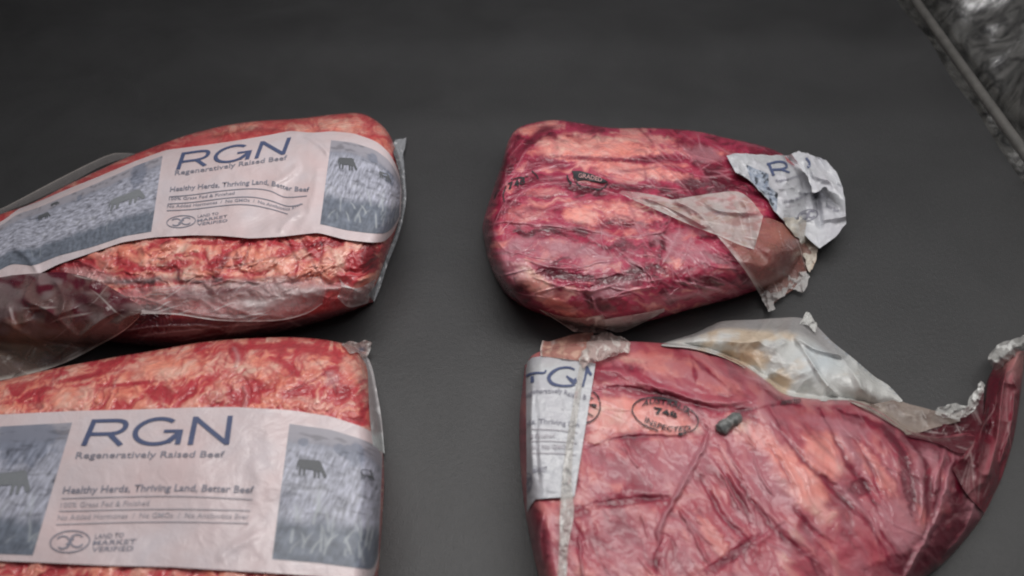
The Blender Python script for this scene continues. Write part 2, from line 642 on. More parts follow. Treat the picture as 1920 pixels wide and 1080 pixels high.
class Pack:
    def __init__(self, label, base_px, bottom, top, left, right, nu, nv, H, a, bback, zb, aL, aR, hu, mat, flat=None):
        c = P(np.array(base_px[0]), np.array(base_px[1]), np.array(0.0))
        self.root = thing('beef_pack', label, 'beef pack', tuple(c), 'vacuum packed beef cuts on the black sheet')
        self.mat = mat
        g = coons(bottom, top, left, right, nu, nv)
        self.X, self.Y = g[..., 0], g[..., 1]
        self.nu, self.nv = nu, nv
        u = np.linspace(0, 1, nu)[None]; v = np.linspace(0, 1, nv)[:, None]
        self.U, self.V = np.broadcast_to(u, (nv, nu)), np.broadcast_to(v, (nv, nu))
        fv = np.where(v < a, rise(v / a), 1.0)
        x = np.clip((v - bback) / (1 - bback), 0, 1)
        fv = fv * (1 - (1 - zb) * (1 - np.sqrt(np.clip(1 - x * x, 0, 1))))
        fu = np.ones_like(u)
        if aL: fu = fu * rise(u / aL)
        if aR: fu = fu * rise((1 - u) / aR)
        hx, hy = zip(*hu)
        hh = np.interp(u, hx, hy)
        self.z0 = H * fv * fu * blur(np.repeat(hh, 3, 0), 20)[1:2]
        # how much relief may be added: none where the body meets the floor or turns out of view
        self.env = sstep(0, 0.12, v) * sstep(0, 0.10, 1 - v) * (sstep(0, 0.03, u) if aL else 1) * (sstep(0, 0.03, 1 - u) if aR else 1)
        self.fat = np.zeros((nv, nu)); self.dark = np.zeros((nv, nu)); self.haze = np.zeros((nv, nu)); self.dz = np.zeros((nv, nu))
        self.smooth_extra = np.zeros((nv, nu))
        self.parts = {}

    def lumps(self, scale, amp, seed, ax=1.0):
        self.smooth_extra += amp * 0.001 * fbm(self.X / scale / ax, self.Y / scale, 2, seed) * self.env

    def stroke(self, pts, w, z=0, fat=0, dark=0, haze=0, ends=0.15, wob=0.35, sharp=1.0, side=0):
        pts = curve(pts, max(8, len(pts) * 5))
        x0, x1 = pts[:, 0].min() - 4 * w, pts[:, 0].max() + 4 * w
        y0, y1 = pts[:, 1].min() - 4 * w, pts[:, 1].max() + 4 * w
        sel = (self.X > x0) & (self.X < x1) & (self.Y > y0) & (self.Y < y1)
        if not sel.any():
            return
        X = self.X[sel]; Y = self.Y[sel]
        wx = wob * w * fbm(X / (w * 3 + 6), Y / (w * 3 + 6), 2, 11); wy = wob * w * fbm(X / (w * 3 + 6), Y / (w * 3 + 6), 2, 23)
        D, T = dist_poly(X + wx * 2, Y + wy * 2, pts)
        tp = sstep(0, ends, T) * sstep(0, ends, 1 - T) if ends > 0 else 1.0
        ww = w * (0.35 + 0.65 * tp)
        k = np.exp(-(D / ww) ** 2 * 1.4)
        if sharp > 1:
            k = np.clip(1 - D / (ww * 1.3), 0, 1) ** sharp
        k = k * (0.4 + 0.6 * tp)
        self.dz[sel] += z * 0.001 * k
        for arr, a in ((self.fat, fat), (self.dark, dark), (self.haze, haze)):
            if a:
                arr[sel] = np.clip(arr[sel] + a * k, 0, 1)

    def blob(self, cx, cy, rx, ry, ang=0, z=0, fat=0, dark=0, haze=0, edge=0.35, warp=0.5, seed=0):
        ca, sa = math.cos(math.radians(ang)), math.sin(math.radians(ang))
        r = max(rx, ry) * 2
        sel = (np.abs(self.X - cx) < r) & (np.abs(self.Y - cy) < r)
        if not sel.any():
            return
        X = self.X[sel] - cx; Y = self.Y[sel] - cy
        a = (X * ca + Y * sa) / rx; b_ = (-X * sa + Y * ca) / ry
        s = min(rx, ry) * 0.9
        d = np.hypot(a, b_) + warp * fbm(self.X[sel] / s, self.Y[sel] / s, 3, 31 + seed)
        k = 1 - sstep(1 - edge, 1 + edge, d)
        self.dz[sel] += z * 0.001 * k
        for arr, v in ((self.fat, fat), (self.dark, dark), (self.haze, haze)):
            if v > 0:
                arr[sel] = arr[sel] + (1 - arr[sel]) * v * k
            elif v < 0:
                arr[sel] = arr[sel] * (1 + v * k)

    def finish(self, calm=None):
        """calm: mask 0..1 where the label lies and keeps the relief down"""
        zs = self.z0 + self.smooth_extra
        zs = np.maximum(zs, 0.0006)
        Vs = P(self.X, self.Y, zs)
        F = grid_faces(self.nv, self.nu)
        self.bvh = bvh_of(Vs, F)
        env = self.env
        if calm is not None:
            env = env * (1 - 0.92 * calm)
        zd = np.maximum(zs + self.dz * env, 0.0006)
        V = P(self.X, self.Y, zd)
        self.Vd = V
        # close the back: from the silhouette down to the floor
        top = V[-1]
        rows = []
        for k in np.linspace(0.15, 1, 7):
            r = top.copy()
            r[:, 2] = top[:, 2] * (1 - k) + 0.0004 * k
            r[:, 1] += 0.006 * math.sin(k * math.pi) - 0.004 * k
            rows.append(r)
        allV = np.concatenate([V.reshape(-1, 3)] + rows)
        idx = [np.arange(self.nu) + (self.nv - 1) * self.nu] + [self.nv * self.nu + k * self.nu + np.arange(self.nu) for k in range(7)]
        Fs = [F]
        for a, b_ in zip(idx[:-1], idx[1:]):
            Fs.append(np.stack([a[:-1], a[1:], b_[1:], b_[:-1]], -1))
        F = np.concatenate(Fs)
        n = len(allV)
        colr = np.zeros((n, 4)); colr[:, 3] = 1
        m0 = self.nv * self.nu
        for k, arr in enumerate((self.fat, self.dark, self.haze)):
            a = np.clip(arr, 0, 1)
            colr[:m0, k] = a.ravel()
            colr[m0:, k] = np.tile(a[-1], 7)
        self.bvh_d = bvh_of(V, grid_faces(self.nv, self.nu))
        o = link('meat', mesh_from('meat', allV, F, {'Tissue': colr}), self.mat)
        adopt(o, self.root)
        self.body = o
        return o


def sheet_z(pack, X, Y, smooth=6):
    """height of the body under picture points, floor where there is none"""
    H, Nn, ok = cast(pack.bvh_d, X, Y)
    z = np.where(ok, H[..., 2], 0.0)
    return blur(z, smooth)


FLOAT_PARTS = []


def film_grid(pack, name, bottom, top, left, right, nu, nv, lift, colfn, crump=(1.5, 26), seed=1, smooth=8, mat=None, minz=0.001, follow=1.0, attr='Film', folds=(), rag=0.0):
    g = coons(bottom, top, left, right, nu, nv)
    X, Y = g[..., 0], g[..., 1]
    u = np.linspace(0, 1, nu)[None] + np.zeros((nv, 1)); v = np.linspace(0, 1, nv)[:, None] + np.zeros((1, nu))
    if rag:
        rim = 1 - sstep(0, .5, np.minimum(np.minimum(v, 1 - v), np.minimum(u, 1 - u) * 2))
        dx = fbm(X / 17, Y / 17, 2, seed + 301); dy = fbm(X / 17, Y / 17, 2, seed + 401)
        X = X + rag * rim * dx; Y = Y + rag * rim * dy
    z = sheet_z(pack, X, Y, smooth) * follow
    z = z + (lift(u, v) if callable(lift) else lift) + crump[0] * 0.001 * crumple(X, Y, crump[1], seed)
    for pts, w, h in folds:
        D, Tq = dist_poly(X, Y, curve(pts, 20))
        z = z + 0.001 * h * np.clip(1 - D / (2 * w), 0, 1) ** 1.5 * sstep(0, .12, Tq) * sstep(0, .12, 1 - Tq)
    z = np.maximum(z, minz)
    V = P(X, Y, z)
    c = colfn(X, Y, u, v)
    c = np.asarray(c)
    o = link(name, mesh_from(name, V, grid_faces(nv, nu), {attr: c.reshape(-1, 4)}), mat or FILM)
    adopt(o, pack.root)
    return o, V, grid_faces(nv, nu)


def rgba(X, c, a):
    r = np.zeros(X.shape + (4,))
    r[..., 0], r[..., 1], r[..., 2] = c
    r[..., 3] = a
    return r


def mixc(C, c2, k):
    """blend an rgba field towards a colour with alpha"""
    c2 = np.asarray(c2, float)
    return C * (1 - k[..., None]) + c2 * k[..., None]


# ---- labels
def label_sheet(pack, name, cols, nu, nv, mat, off=0.0026, wr=(0.5, 60), seed=2, folds=()):
    """cols: [(s, top_px, bottom_px)] -> sheet lying on the smooth body; keeps a map (s,t)->world"""
    s0 = np.array([c[0] for c in cols], float)
    s = np.linspace(s0[0], s0[-1], nu)
    T = np.array([c[1] for c in cols], float); B = np.array([c[2] for c in cols], float)

    def smooth_interp(A):
        from_ = [np.interp(s, s0, A[:, k]) for k in range(2)]
        k = max(3, nu // 60)
        out = []
        for q in from_:
            p = np.pad(q, k, mode='reflect', reflect_type='odd')
            ker = np.hanning(2 * k + 1); ker /= ker.sum()
            out.append(np.convolve(p, ker, 'valid'))
        return np.stack(out, 1)
    Tt, Bb = smooth_interp(T), smooth_interp(B)
    t = np.linspace(0, 1, nv)[:, None, None]
    g = Tt[None] * (1 - t) + Bb[None] * t
    X, Y = g[..., 0], g[..., 1]
    # wavy cut edges
    H, Nn, ok = cast(pack.bvh, X, Y)
    z = np.where(ok, H[..., 2], np.nan)
    # fill misses from neighbours
    if np.isnan(z).any():
        for _ in range(200):
            m_ = np.isnan(z)
            if not m_.any():
                break
            zp = np.pad(z, 1, constant_values=np.nan)
            st = np.stack([zp[:-2, 1:-1], zp[2:, 1:-1], zp[1:-1, :-2], zp[1:-1, 2:]])
            with np.errstate(all='ignore'):
                import warnings
                with warnings.catch_warnings():
                    warnings.simplefilter('ignore')
                    mean = np.nanmean(st, 0)
            z = np.where(m_, mean, z)
        z = np.where(np.isnan(z), 0.001, z)
    z = blur(z, 3) + off
    z = z + 0.001 * wr[0] * (fbm(X / wr[1], Y / wr[1], 3, seed) + 0.7 * crumple(X, Y, wr[1] * 0.8, seed + 5) + 0.5 * crumple(X, Y, wr[1] * 0.32, seed + 9))
    zbase = z
    for pts, w, h in folds:
        D, Tq = dist_poly(X, Y, curve(pts, 20))
        z = z + 0.001 * h * np.exp(-(D / w) ** 2) * sstep(0, .2, Tq) * sstep(0, .2, 1 - Tq)
    z = np.maximum(z, zbase - 0.0008 - 0.5 * (off - 0.0015))
    V = P(X, Y, z)
    F = grid_faces(nv, nu)
    me = mesh_from(name, V, F)
    o = link(name, me, mat)
    adopt(o, pack.root)
    return dict(obj=o, bvh=bvh_of(V, F), X=X, Y=Y, Z=z, s=s, V=V, nu=nu, nv=nv, cols=(s, Tt, Bb), pack=pack)


def lab_px(L, s, t):
    ss, Tt, Bb = L['cols']
    s = np.asarray(s, float); t = np.asarray(t, float)
    tx = np.interp(s, ss, Tt[:, 0]); ty = np.interp(s, ss, Tt[:, 1])
    bx = np.interp(s, ss, Bb[:, 0]); by = np.interp(s, ss, Bb[:, 1])
    return tx + (bx - tx) * t, ty + (by - ty) * t


def decal(L, name, XY, F, mat, off=0.0004, cols=None, parent=None, smooth=True):
    """flat print: picture points laid on a surface"""
    XY = np.asarray(XY, float)
    H, Nn, ok = cast(L['bvh'], XY[:, 0], XY[:, 1])
    good = ok
    V = np.where(good[:, None], H + Nn * off, 0)
    F = [f for f in F if all(good[i] for i in f)]
    if not F:
        return None
    used = sorted(set(i for f in F for i in f))
    remap = {j: i for i, j in enumerate(used)}
    F = [tuple(remap[i] for i in f) for f in F]
    c = {k: np.asarray(a)[used] for k, a in cols.items()} if cols else None
    o = link(name, mesh_from(name, V[used], F, c, smooth), mat)
    par = parent or L['obj']
    o.parent = par
    return o


_text_cache = {}


def text2d(s, bold=0.0):
    key = (s, bold)
    if key in _text_cache:
        return _text_cache[key]
    cu = bpy.data.curves.new('txt', 'FONT')
    cu.body = s; cu.size = 1.0; cu.resolution_u = 2; cu.offset = bold
    ob = bpy.data.objects.new('txt', cu)
    COL.objects.link(ob)
    dg = bpy.context.evaluated_depsgraph_get()
    me = bpy.data.meshes.new_from_object(ob.evaluated_get(dg))
    V = np.array([v.co[:2] for v in me.vertices]); F = [tuple(p.vertices) for p in me.polygons]
    bpy.data.objects.remove(ob); bpy.data.curves.remove(cu); bpy.data.meshes.remove(me)
    V[:, 0] -= V[:, 0].min(); w = V[:, 0].max()
    V[:, 0] /= w
    V[:, 1] /= 0.70           # cap height about 1
    _text_cache[key] = (V, F)
    return V, F


def text_path(L, name, s, base, up, mat, off=0.0005, bold=0.0, parent=None):
    """write s from end to end of a baseline (picture points), letters as tall as `up`"""
    V, F = text2d(s, bold)
    p = curve(base, 60)
    q = np.linspace(0, 1, 60)
    x = np.interp(V[:, 0], q, p[:, 0]) + V[:, 1] * up[0]
    y = np.interp(V[:, 0], q, p[:, 1]) + V[:, 1] * up[1]
    return decal(L, name, np.stack([x, y], 1), F, mat, off, parent=parent)


def ribbon(pts, w, n=40, closed=False, smooth=True):
    """thick line in picture points; w may vary"""
    if closed:
        p = np.asarray(pts, float)
        p = np.vstack([p, p[:1]])
        p = curve(p, n, False)
    else:
        p = curve(pts, n, smooth)
    t = np.gradient(p, axis=0); t /= np.linalg.norm(t, axis=1)[:, None] + 1e-9
    nn = np.stack([-t[:, 1], t[:, 0]], 1)
    ww = np.interp(np.linspace(0, 1, n), np.linspace(0, 1, len(np.atleast_1d(w))), np.atleast_1d(w))[:, None] / 2
    V = np.concatenate([p - nn * ww, p + nn * ww])
    F = [(i, i + 1, n + i + 1, n + i) for i in range(n - 1)]
    return V, F


def merge(parts):
    V = []; F = []; o = 0
    for v, f in parts:
        V.append(v); F += [tuple(i + o for i in q) for q in f]; o += len(v)
    return np.concatenate(V), F


def brand_letters(mapf):
    """R, arrowed G and N as strokes in a 0..1 box (x along, y up), mapped to the picture"""
    out = []
    th = 0.13

    def st(pts, n=24, smooth=False, w=th):
        # ribbons are made in the box (aspect 3.5:1), then mapped
        q = np.asarray(pts, float) * [3.5, 1]
        V, F = ribbon(q, w, n, smooth=smooth)
        V = V / [3.5, 1]
        x, y = mapf(V[:, 0], V[:, 1])
        out.append((np.stack([x, y], 1), F))
    ar = 3.5
    # R
    st([(0.02, 0), (0.02, 1)])
    st([(0.02, .935), (0.17, .935), (0.225, .90), (0.252, .81), (0.257, .69), (0.244, .56), (0.21, .47), (0.155, .435), (0.02, .435)], 40, True)
    st([(0.165, .43), (0.268, 0.0)], 12)
    # G with its arrow
    arc = [(0.487 + 0.148 * math.cos(a), 0.5 + 0.46 * math.sin(a)) for a in np.radians(np.linspace(48, 322, 30))]
    st(arc, 60, True)
    st([(0.535, .50), (0.657, .50)], 12, w=.11)
    st([(0.648, .55), (0.648, 0.02)], 12, w=.13)
    st([(0.575, .10), (0.650, .47)], 12, w=.15)
    # N
    st([(0.735, 0), (0.735, 1)])
    st([(0.735, .96), (0.978, .04)], 20)
    st([(0.978, 0), (0.978, 1)])
    return merge(out)


def brand_print(L, name, bl, br, tl, tr):
    bl, br, tl, tr = map(np.asarray, (bl, br, tl, tr))

    def mp(x, y):
        p = (bl[None] * (1 - x)[:, None] + br[None] * x[:, None]) * (1 - y)[:, None] + (tl[None] * (1 - x)[:, None] + tr[None] * x[:, None]) * y[:, None]
        return p[:, 0], p[:, 1]
    V, F = brand_letters(mp)
    return decal(L, name, V, F, INK_BLUE, 0.0005)


COW = [(0.0, .62), (.03, .80), (.10, .90), (.30, .93), (.55, .95), (.72, 1.0), (.80, .93), (.86, .70), (.93, .45), (1.0, .22), (.97, .08), (.90, .10), (.84, .32),
       (.78, .42), (.76, .0), (.70, .0), (.69, .36), (.64, .40), (.62, .0), (.56, .0), (.55, .42), (.35, .40), (.30, .42), (.27, .02), (.21, .02), (.20, .38), (.15, .44),
       (.12, .02), (.06, .02), (.07, .45), (.05, .60), (.025, .30), (0.0, .30)]


def cow(L, name, cx, cy, w, h, flip=False, slant=0.0, tilt=0.0, parent=None, mat=None):
    p = np.array(COW)
    p = np.vstack([curve(p, 130, False)])
    x = (p[:, 0] - .5) * (-1 if flip else 1); y = p[:, 1] - .5
    X = cx + x * w + y * slant * h
    Y = cy - y * h + x * tilt * w
    # triangulate the outline with mathutils
    from mathutils.geometry import tessellate_polygon
    tri = tessellate_polygon([[Vector((a, b_, 0)) for a, b_ in zip(X, Y)]])
    return decal(L, name, np.stack([X, Y], 1), [tuple(t) for t in tri], mat or INK_COW, 0.0007, parent=parent)


def photo_panel(L, s0, s1, t0, t1, nu, nv, kind, seed, shear=0.0):
    """the printed black-and-blue pasture photograph"""
    s = np.linspace(s0, s1, nu)[None] + np.zeros((nv, 1)); t = np.linspace(0, 1, nv)[:, None] + np.zeros((1, nu))
    ta = t0(s) if callable(t0) else t0
    tb = t1(s) if callable(t1) else t1
    tt = ta + (tb - ta) * t
    X, Y = lab_px(L, s, tt)
    q = (s - s0) / (s1 - s0)
    sky = np.array([0.40, 0.38, 0.43]); hill = np.array([0.25, 0.26, 0.32]); field = np.array([0.415, 0.42, 0.50]); low = np.array([0.12, 0.145, 0.185])
    ar = abs((X[0, -1] - X[0, 0])) / (abs(Y[-1, 0] - Y[0, 0]) + 1e-6)
    qx = q * ar
    hz = 0.13 + 0.03 * fbm(qx * 3, qx * 0, 2, seed)
    C = np.zeros(X.shape + (3,)) + field
    C = np.where((t < hz)[..., None], sky, C)
    hl = np.exp(-((t - hz) / 0.035) ** 2) * (0.4 + 0.8 * np.clip(fbm(qx * 5, t * 0, 3, seed + 2) + .3, 0, 1))
    C = C * (1 - 0.6 * hl[..., None]) + hill * 0.6 * hl[..., None]
    # bush / tree dark patches near the skyline
    for bx, by, r in kind['bush']:
        d = np.hypot((q - bx) * ar, (t - by)) / r + 0.5 * fbm(qx * 14, t * 14, 3, seed + 4)
        k = 1 - sstep(.7, 1.1, d)
        C = C * (1 - k[..., None] * .75) + np.array([.21, .23, .30]) * k[..., None] * .75
    g = fbm(qx * 7, t * 34, 3, seed + 6) if kind.get('flat') else fbm((qx + t * .25) * 38, t * 9, 3, seed + 6)
    C = C * (1 + (.85 * g + (.15 if kind.get('flat') else .3) * fbm((qx + t * .3) * 70, t * 22, 2, seed + 16)) * sstep(hz - .06, hz + .10, t))[..., None]
    C = C * (1 - .35 * sstep(.1, .4, fbm(qx * 5, t * 16, 3, seed + 17)))[..., None]
    pale = np.clip(fbm(qx * 6, t * 9, 3, seed + 8), 0, 1) * sstep(.3, .5, t) * (1 - sstep(.55, .7, t))
    C = C + pale[..., None] * .22
    ln = kind['low'] + 0.06 * fbm(qx * 4, qx * 0, 2, seed + 9)
    k = sstep(ln - .05, ln + .07, t)
    C = C * (1 - k[..., None] * .8) + low * k[..., None] * .8
    C = C * (1 + .5 * fbm(qx * 12, t * 12, 3, seed + 12) * k)[..., None]
    # pale grass blades over the dark foreground
    gr = np.random.default_rng(seed)
    for i in range(kind.get('blades', 46)):
        bx = gr.uniform(0, 1); by = gr.uniform(ln.mean() - .05, .98); hgt = gr.uniform(.08, .26); lean = gr.uniform(-.12, .16)
        yy = (by - t) / hgt
        xx = (q - bx) * ar - lean * yy ** 2 * .6
        k = np.exp(-(xx / 0.009) ** 2) * sstep(0, .15, yy) * sstep(0, .4, 1 - yy) * gr.uniform(.4, 1)
        C = C * (1 - k[..., None] * .7) + np.array([.52, .55, .58]) * k[..., None] * .7
    C = np.clip(C, 0.02, .8)
    XY = np.stack([X.ravel(), Y.ravel()], 1)
    F = [tuple(f) for f in grid_faces(nv, nu).tolist()]
    col4 = np.ones((nv * nu, 4)); col4[:, :3] = C.reshape(-1, 3)
    return decal(L, 'printed_photo', XY, F, PHOTO, 0.00025, {'Print': col4})


def outline_oval(cx, cy, rx, ry, ang, w, a0=0, a1=360, n=70):
    a = np.radians(np.linspace(a0, a1, n))
    ca, sa = math.cos(math.radians(ang)), math.sin(math.radians(ang))
    x = rx * np.cos(a); y = ry * np.sin(a)
    return ribbon(np.stack([cx + x * ca - y * sa, cy + x * sa + y * ca], 1), w, n, smooth=False)


def loop_logo(L, cx, cy, rx, ry, ang, wl, mat=None):
    """oval badge with two interlocked loops"""
    ca, sa = math.cos(math.radians(ang)), math.sin(math.radians(ang))
    parts = [outline_oval(cx, cy, rx, ry, ang, wl)]
    for k, sg in ((-1, 1), (1, 1)):
        ox = cx + k * rx * .36 * ca; oy = cy + k * rx * .36 * sa
        parts.append(outline_oval(ox, oy, rx * .34, ry * .58, ang, wl * 1.3, 40 if k > 0 else -140, 330 if k > 0 else 140, 40))
    a = np.array([(cx - rx * .2, cy + ry * .3), (cx + rx * .2, cy - ry * .3)])
    parts.append(ribbon(a, wl * 1.3, 8, smooth=False))
    V, F = merge(parts)
    return decal(L, 'badge_print', V, F, mat or INK_GREY, 0.0005)


# ================================================================== pack: upper left
def pack_a():
    k = Pack('wrinkled pack with wide printed label behind the other labelled pack, thin bag tail at left', (420, 640),
             bottom=[(-130, 628), (-40, 634), (60, 640), (195, 642), (250, 648), (330, 651), (420, 641), (540, 621), (640, 592), (700, 566)],
             top=[(-130, 470), (-60, 432), (0, 402), (55, 383), (130, 345), (200, 312), (250, 290), (330, 260), (400, 240), (470, 228), (560, 222), (620, 215), (672, 212), (705, 226), (730, 252), (748, 296)],
             left=[(-130, 628), (-135, 550), (-130, 470)],
             right=[(700, 566), (712, 520), (730, 470), (750, 420), (757, 370), (754, 330), (748, 296)],
             nu=470, nv=230, H=0.068, a=0.42, bback=0.80, zb=0.5, aL=0.05, aR=0.075,
             hu=[(0, .40), (.15, .55), (.4, .85), (.65, 1), (.9, 1.0), (1, .95)], mat=MEAT_L)
    X, Y, U, V = k.X, k.Y, k.U, k.V
    k.lumps(120, 2.5, 3, 1.5); k.lumps(45, 1.0, 5)
    wx = X + 26 * fbm(X / 50, Y / 50, 3, 1); wy = Y + 26 * fbm(X / 50, Y / 50, 3, 2)
    n = fbm(wx / 50, wy / 26, 3, 8)
    n2 = fbm(wx / 15, wy / 12, 3, 9)
    n3 = fbm(wx / 12, wy / 7, 3, 10)
    k.fat = sstep(-.12, .26, n + .15 * n2 + .25 * n3) * .85
    k.dark = .45 * sstep(.16, .42, -n + .3 * n2)
    up = sstep(0, 30, (Y - 0) * 0 + (0.55 - V) * -100)      # strip behind the label
    k.fat = k.fat * (1 - up) + up * (.12 + .5 * sstep(.0, .35, fbm(wx / 70, wy / 14, 3, 14)))
    k.dark = k.dark * (1 - up * .6)
    k.blob(455, 240, 30, 7, -8, fat=.8); k.blob(640, 238, 45, 13, 10, fat=.75, seed=1); k.blob(560, 240, 40, 6, 0, fat=.4)
    k.stroke([(380, 262), (420, 250), (470, 243), (540, 244)], 5, dark=.35)
    # fat bands along the front
    for b_ in [(215, 466, 70, 13, -12, .95), (285, 490, 36, 20, 8, .95), (345, 462, 46, 13, -4, .9), (400, 500, 40, 14, -12, .7), (500, 495, 52, 11, -8, .85),
               (555, 480, 30, 9, -22, .85), (630, 482, 26, 18, -20, .9), (600, 505, 36, 14, 4, .85), (330, 515, 60, 9, 8, .9), (455, 470, 30, 10, -30, .7), (665, 455, 18, 9, 0, .6), (540, 520, 60, 9, -4, .7)]:
        k.blob(*b_[:5], fat=b_[5], z=.8, edge=.3, seed=int(b_[0]))
    for b_ in [(240, 497, 34, 9, 18), (335, 495, 26, 8, -6), (405, 492, 24, 11, -30), (470, 455, 30, 6, -10), (665, 495, 18, 20, 20), (585, 470, 8, 24, -30), (395, 455, 40, 5, 0), (300, 505, 40, 5, 4)]:
        k.blob(*b_, fat=-.95, dark=.12, z=-.6, seed=int(b_[0]) + 3)
    for pts, w in [([(470, 450), (462, 480), (450, 505)], 3), ([(535, 440), (548, 470), (560, 500)], 3.5), ([(600, 446), (604, 470), (598, 500)], 3), ([(385, 505), (440, 500), (500, 485), (560, 478)], 2.5),
                   ([(560, 445), (575, 470), (590, 500), (594, 520)], 4)]:
        k.stroke(pts, w, z=-.9, dark=.4)
    k.fat = np.clip(k.fat + .18 * n3 + .02, 0, 1)
    vein = creases(wx, wy, 24, 242, .10, 1.3, -15)
    k.fat *= 1 - .75 * vein; k.dark = np.clip(k.dark + .18 * vein, 0, 1); k.dz -= .0012 * vein * (V < .5)
    # milky film band standing off the front
    low = sstep(0, 24, Y - (545 - 22 * sstep(450, 680, X)))
    k.fat *= 1 - .75 * low
    k.stroke([(140, 520), (230, 528), (300, 525), (400, 528), (520, 522), (600, 512)], 7, z=1.2, dark=.55, haze=.15)
    k.stroke([(300, 548), (400, 545), (480, 545), (560, 540), (610, 545)], 16, z=1.8, haze=.75)
    k.stroke([(450, 575), (520, 565), (590, 550), (630, 540)], 12, z=1.2, haze=.65)
    k.stroke([(590, 530), (650, 545), (690, 548)], 10, z=1.0, haze=.5)
    k.blob(620, 568, 30, 9, 0, dark=.2, fat=-.9, haze=-.9)
    k.stroke([(120, 545), (200, 555), (270, 560), (350, 585), (480, 600), (560, 590)], 3, z=1.6, haze=.5, sharp=2)
    # shade of the underside, painted in as dark plum
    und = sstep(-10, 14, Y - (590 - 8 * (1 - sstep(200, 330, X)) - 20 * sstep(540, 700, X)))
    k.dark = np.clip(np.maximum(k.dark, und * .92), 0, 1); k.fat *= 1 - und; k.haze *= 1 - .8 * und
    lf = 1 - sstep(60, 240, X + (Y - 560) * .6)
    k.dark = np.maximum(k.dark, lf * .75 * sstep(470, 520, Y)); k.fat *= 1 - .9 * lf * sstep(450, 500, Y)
    k.stroke([(115, 503), (180, 520), (240, 528), (320, 520)], 9, haze=.25, dark=.3)
    k.blob(170, 515, 45, 11, 10, haze=.35, fat=.15, dark=-.6)
    for pts in [[(210, 622), (300, 612), (400, 610)], [(240, 634), (330, 622), (430, 612), (520, 606)], [(400, 628), (500, 612), (590, 592)], [(430, 600), (480, 590), (540, 596)]]:
        k.stroke(pts, 3, z=1.4, haze=.28, sharp=2)
    k.blob(460, 612, 40, 10, -14, haze=.30, seed=4); k.blob(330, 625, 60, 6, -4, haze=.22, seed=9)
    k.blob(690, 480, 14, 34, 10, dark=.6, fat=-.9); k.blob(665, 500, 20, 16, 0, fat=-.9, dark=-.3)  # shadow painted dark at the right end, red corner beside it
    k.blob(255, 590, 70, 16, -8, dark=.95, fat=-1, haze=-.8); k.blob(120, 575, 90, 26, 0, dark=.8, fat=-.9)  # gap shadow between bag tail and body, painted dark
    fine = pleats(X, Y, 60, 12, (120, 450, 700, 640), (25, 90), (1.2, 3), (-8, 22)) * sstep(440, 470, Y)
    k.haze = np.clip(k.haze + .35 * fine, 0, 1)
    k.dz += .0012 * crumple(X, Y, 34, 4) * sstep(440, 480, Y) + .0042 * fbm(wx / 50, wy / 30, 2, 8) * (1 - low) + .0012 * fine
    label = [(-130, 470), (0, 424), (30, 392), (100, 365), (265, 295), (312, 280), (425, 267), (540, 244), (662, 249), (730, 287), (756, 335), (757, 400), (722, 455), (650, 450), (575, 437), (470, 447), (365, 441),
             (275, 447), (200, 462), (110, 497), (0, 530), (-130, 560)]
    calm = blur(inside(X, Y, label).astype(float), 4)
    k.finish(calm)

    cols = [(-.20, (-110, 474), (-120, 560)), (0, (8, 412), (-14, 532)), (.045, (34, 392), (20, 515)), (.10, (72, 378), (62, 519)), (.16, (118, 358), (110, 495)), (.24, (180, 333), (160, 478)),
            (.36, (256, 301), (230, 454)), (.44, (312, 281), (288, 445)), (.54, (385, 272), (360, 441)), (.62, (435, 265), (415, 442)), (.70, (500, 254), (470, 447)), (.76, (545, 245), (525, 444)),
            (.81, (585, 249), (560, 440)), (.86, (622, 246), (596, 436)), (.92, (664, 250), (650, 450)), (.97, (706, 265), (698, 455)), (1.0, (730, 286), (722, 453)), (1.03, (744, 312), (738, 436)), (1.05, (753, 345), (751, 405))]
    L = label_sheet(k, 'label', cols, 420, 150, LABEL_L, 0.0028, (0.7, 75), 3,
                    folds=[([(540, 246), (570, 252), (605, 275), (622, 300)], 6, 2.2), ([(430, 445), (470, 425), (520, 400), (545, 345), (590, 300)], 14, -1.6), ([(500, 350), (540, 330), (565, 305)], 7, 1.6),
                           ([(520, 440), (545, 410), (575, 395)], 7, 1.8), ([(75, 515), (50, 480), (20, 460)], 6, 2.0), ([(560, 435), (585, 380), (600, 300)], 8, 1.2)])
    ph = dict(bush=[(.90, .12, .22), (.45, .2, .05), (.62, .12, .06)], low=.70, blades=10, flat=1)
    o = photo_panel(L, -.17, .432, lambda s: .07 + .02 * np.sin(s * 9), lambda s: .93 - .10 * sstep(.3, .0, s), 300, 90, ph, 21)
    cow(L, 'animal_print', 240, 374, 70, 25, slant=.2, tilt=-.34, parent=o, mat=INK_COW_PALE)
    cow(L, 'animal_print', 84, 406, 24, 11, tilt=-.35, parent=o)
    cow(L, 'animal_print', 104, 383, 16, 6, tilt=-.35, parent=o)
    ph = dict(bush=[(.55, .10, .06), (.78, .22, .09)], low=.64, blades=30)
    o = photo_panel(L, .862, 1.045, .09, lambda s: .93 - .02 * s, 150, 110, ph, 5)
    cow(L, 'animal_print', 652, 308, 36, 24, tilt=.14, parent=o)
    cow(L, 'animal_print', 722, 332, 22, 14, tilt=.5, parent=o)
    brand_print(L, 'brand_lettering', (330, 319), (535, 290), (341, 287), (547, 258))
    text_path(L, 'tagline_lettering', 'Regeneratively Raised Beef', [(328, 329), (400, 320), (470, 309), (538, 300)], (1, -8.5), INK_GREY, bold=.012)
    text_path(L, 'slogan_lettering', 'Healthy Herds, Thriving Land, Better Beef', [(319, 360), (370, 355), (430, 350), (490, 346), (520, 351), (545, 358), (580, 360)], (1, -8.5), INK_GREY, bold=.02)
    text_path(L, 'claim_lettering', '100% Grass Fed & Finished', [(317, 376), (360, 374), (440, 365)], (.5, -5.5), INK_GREY, bold=.01)
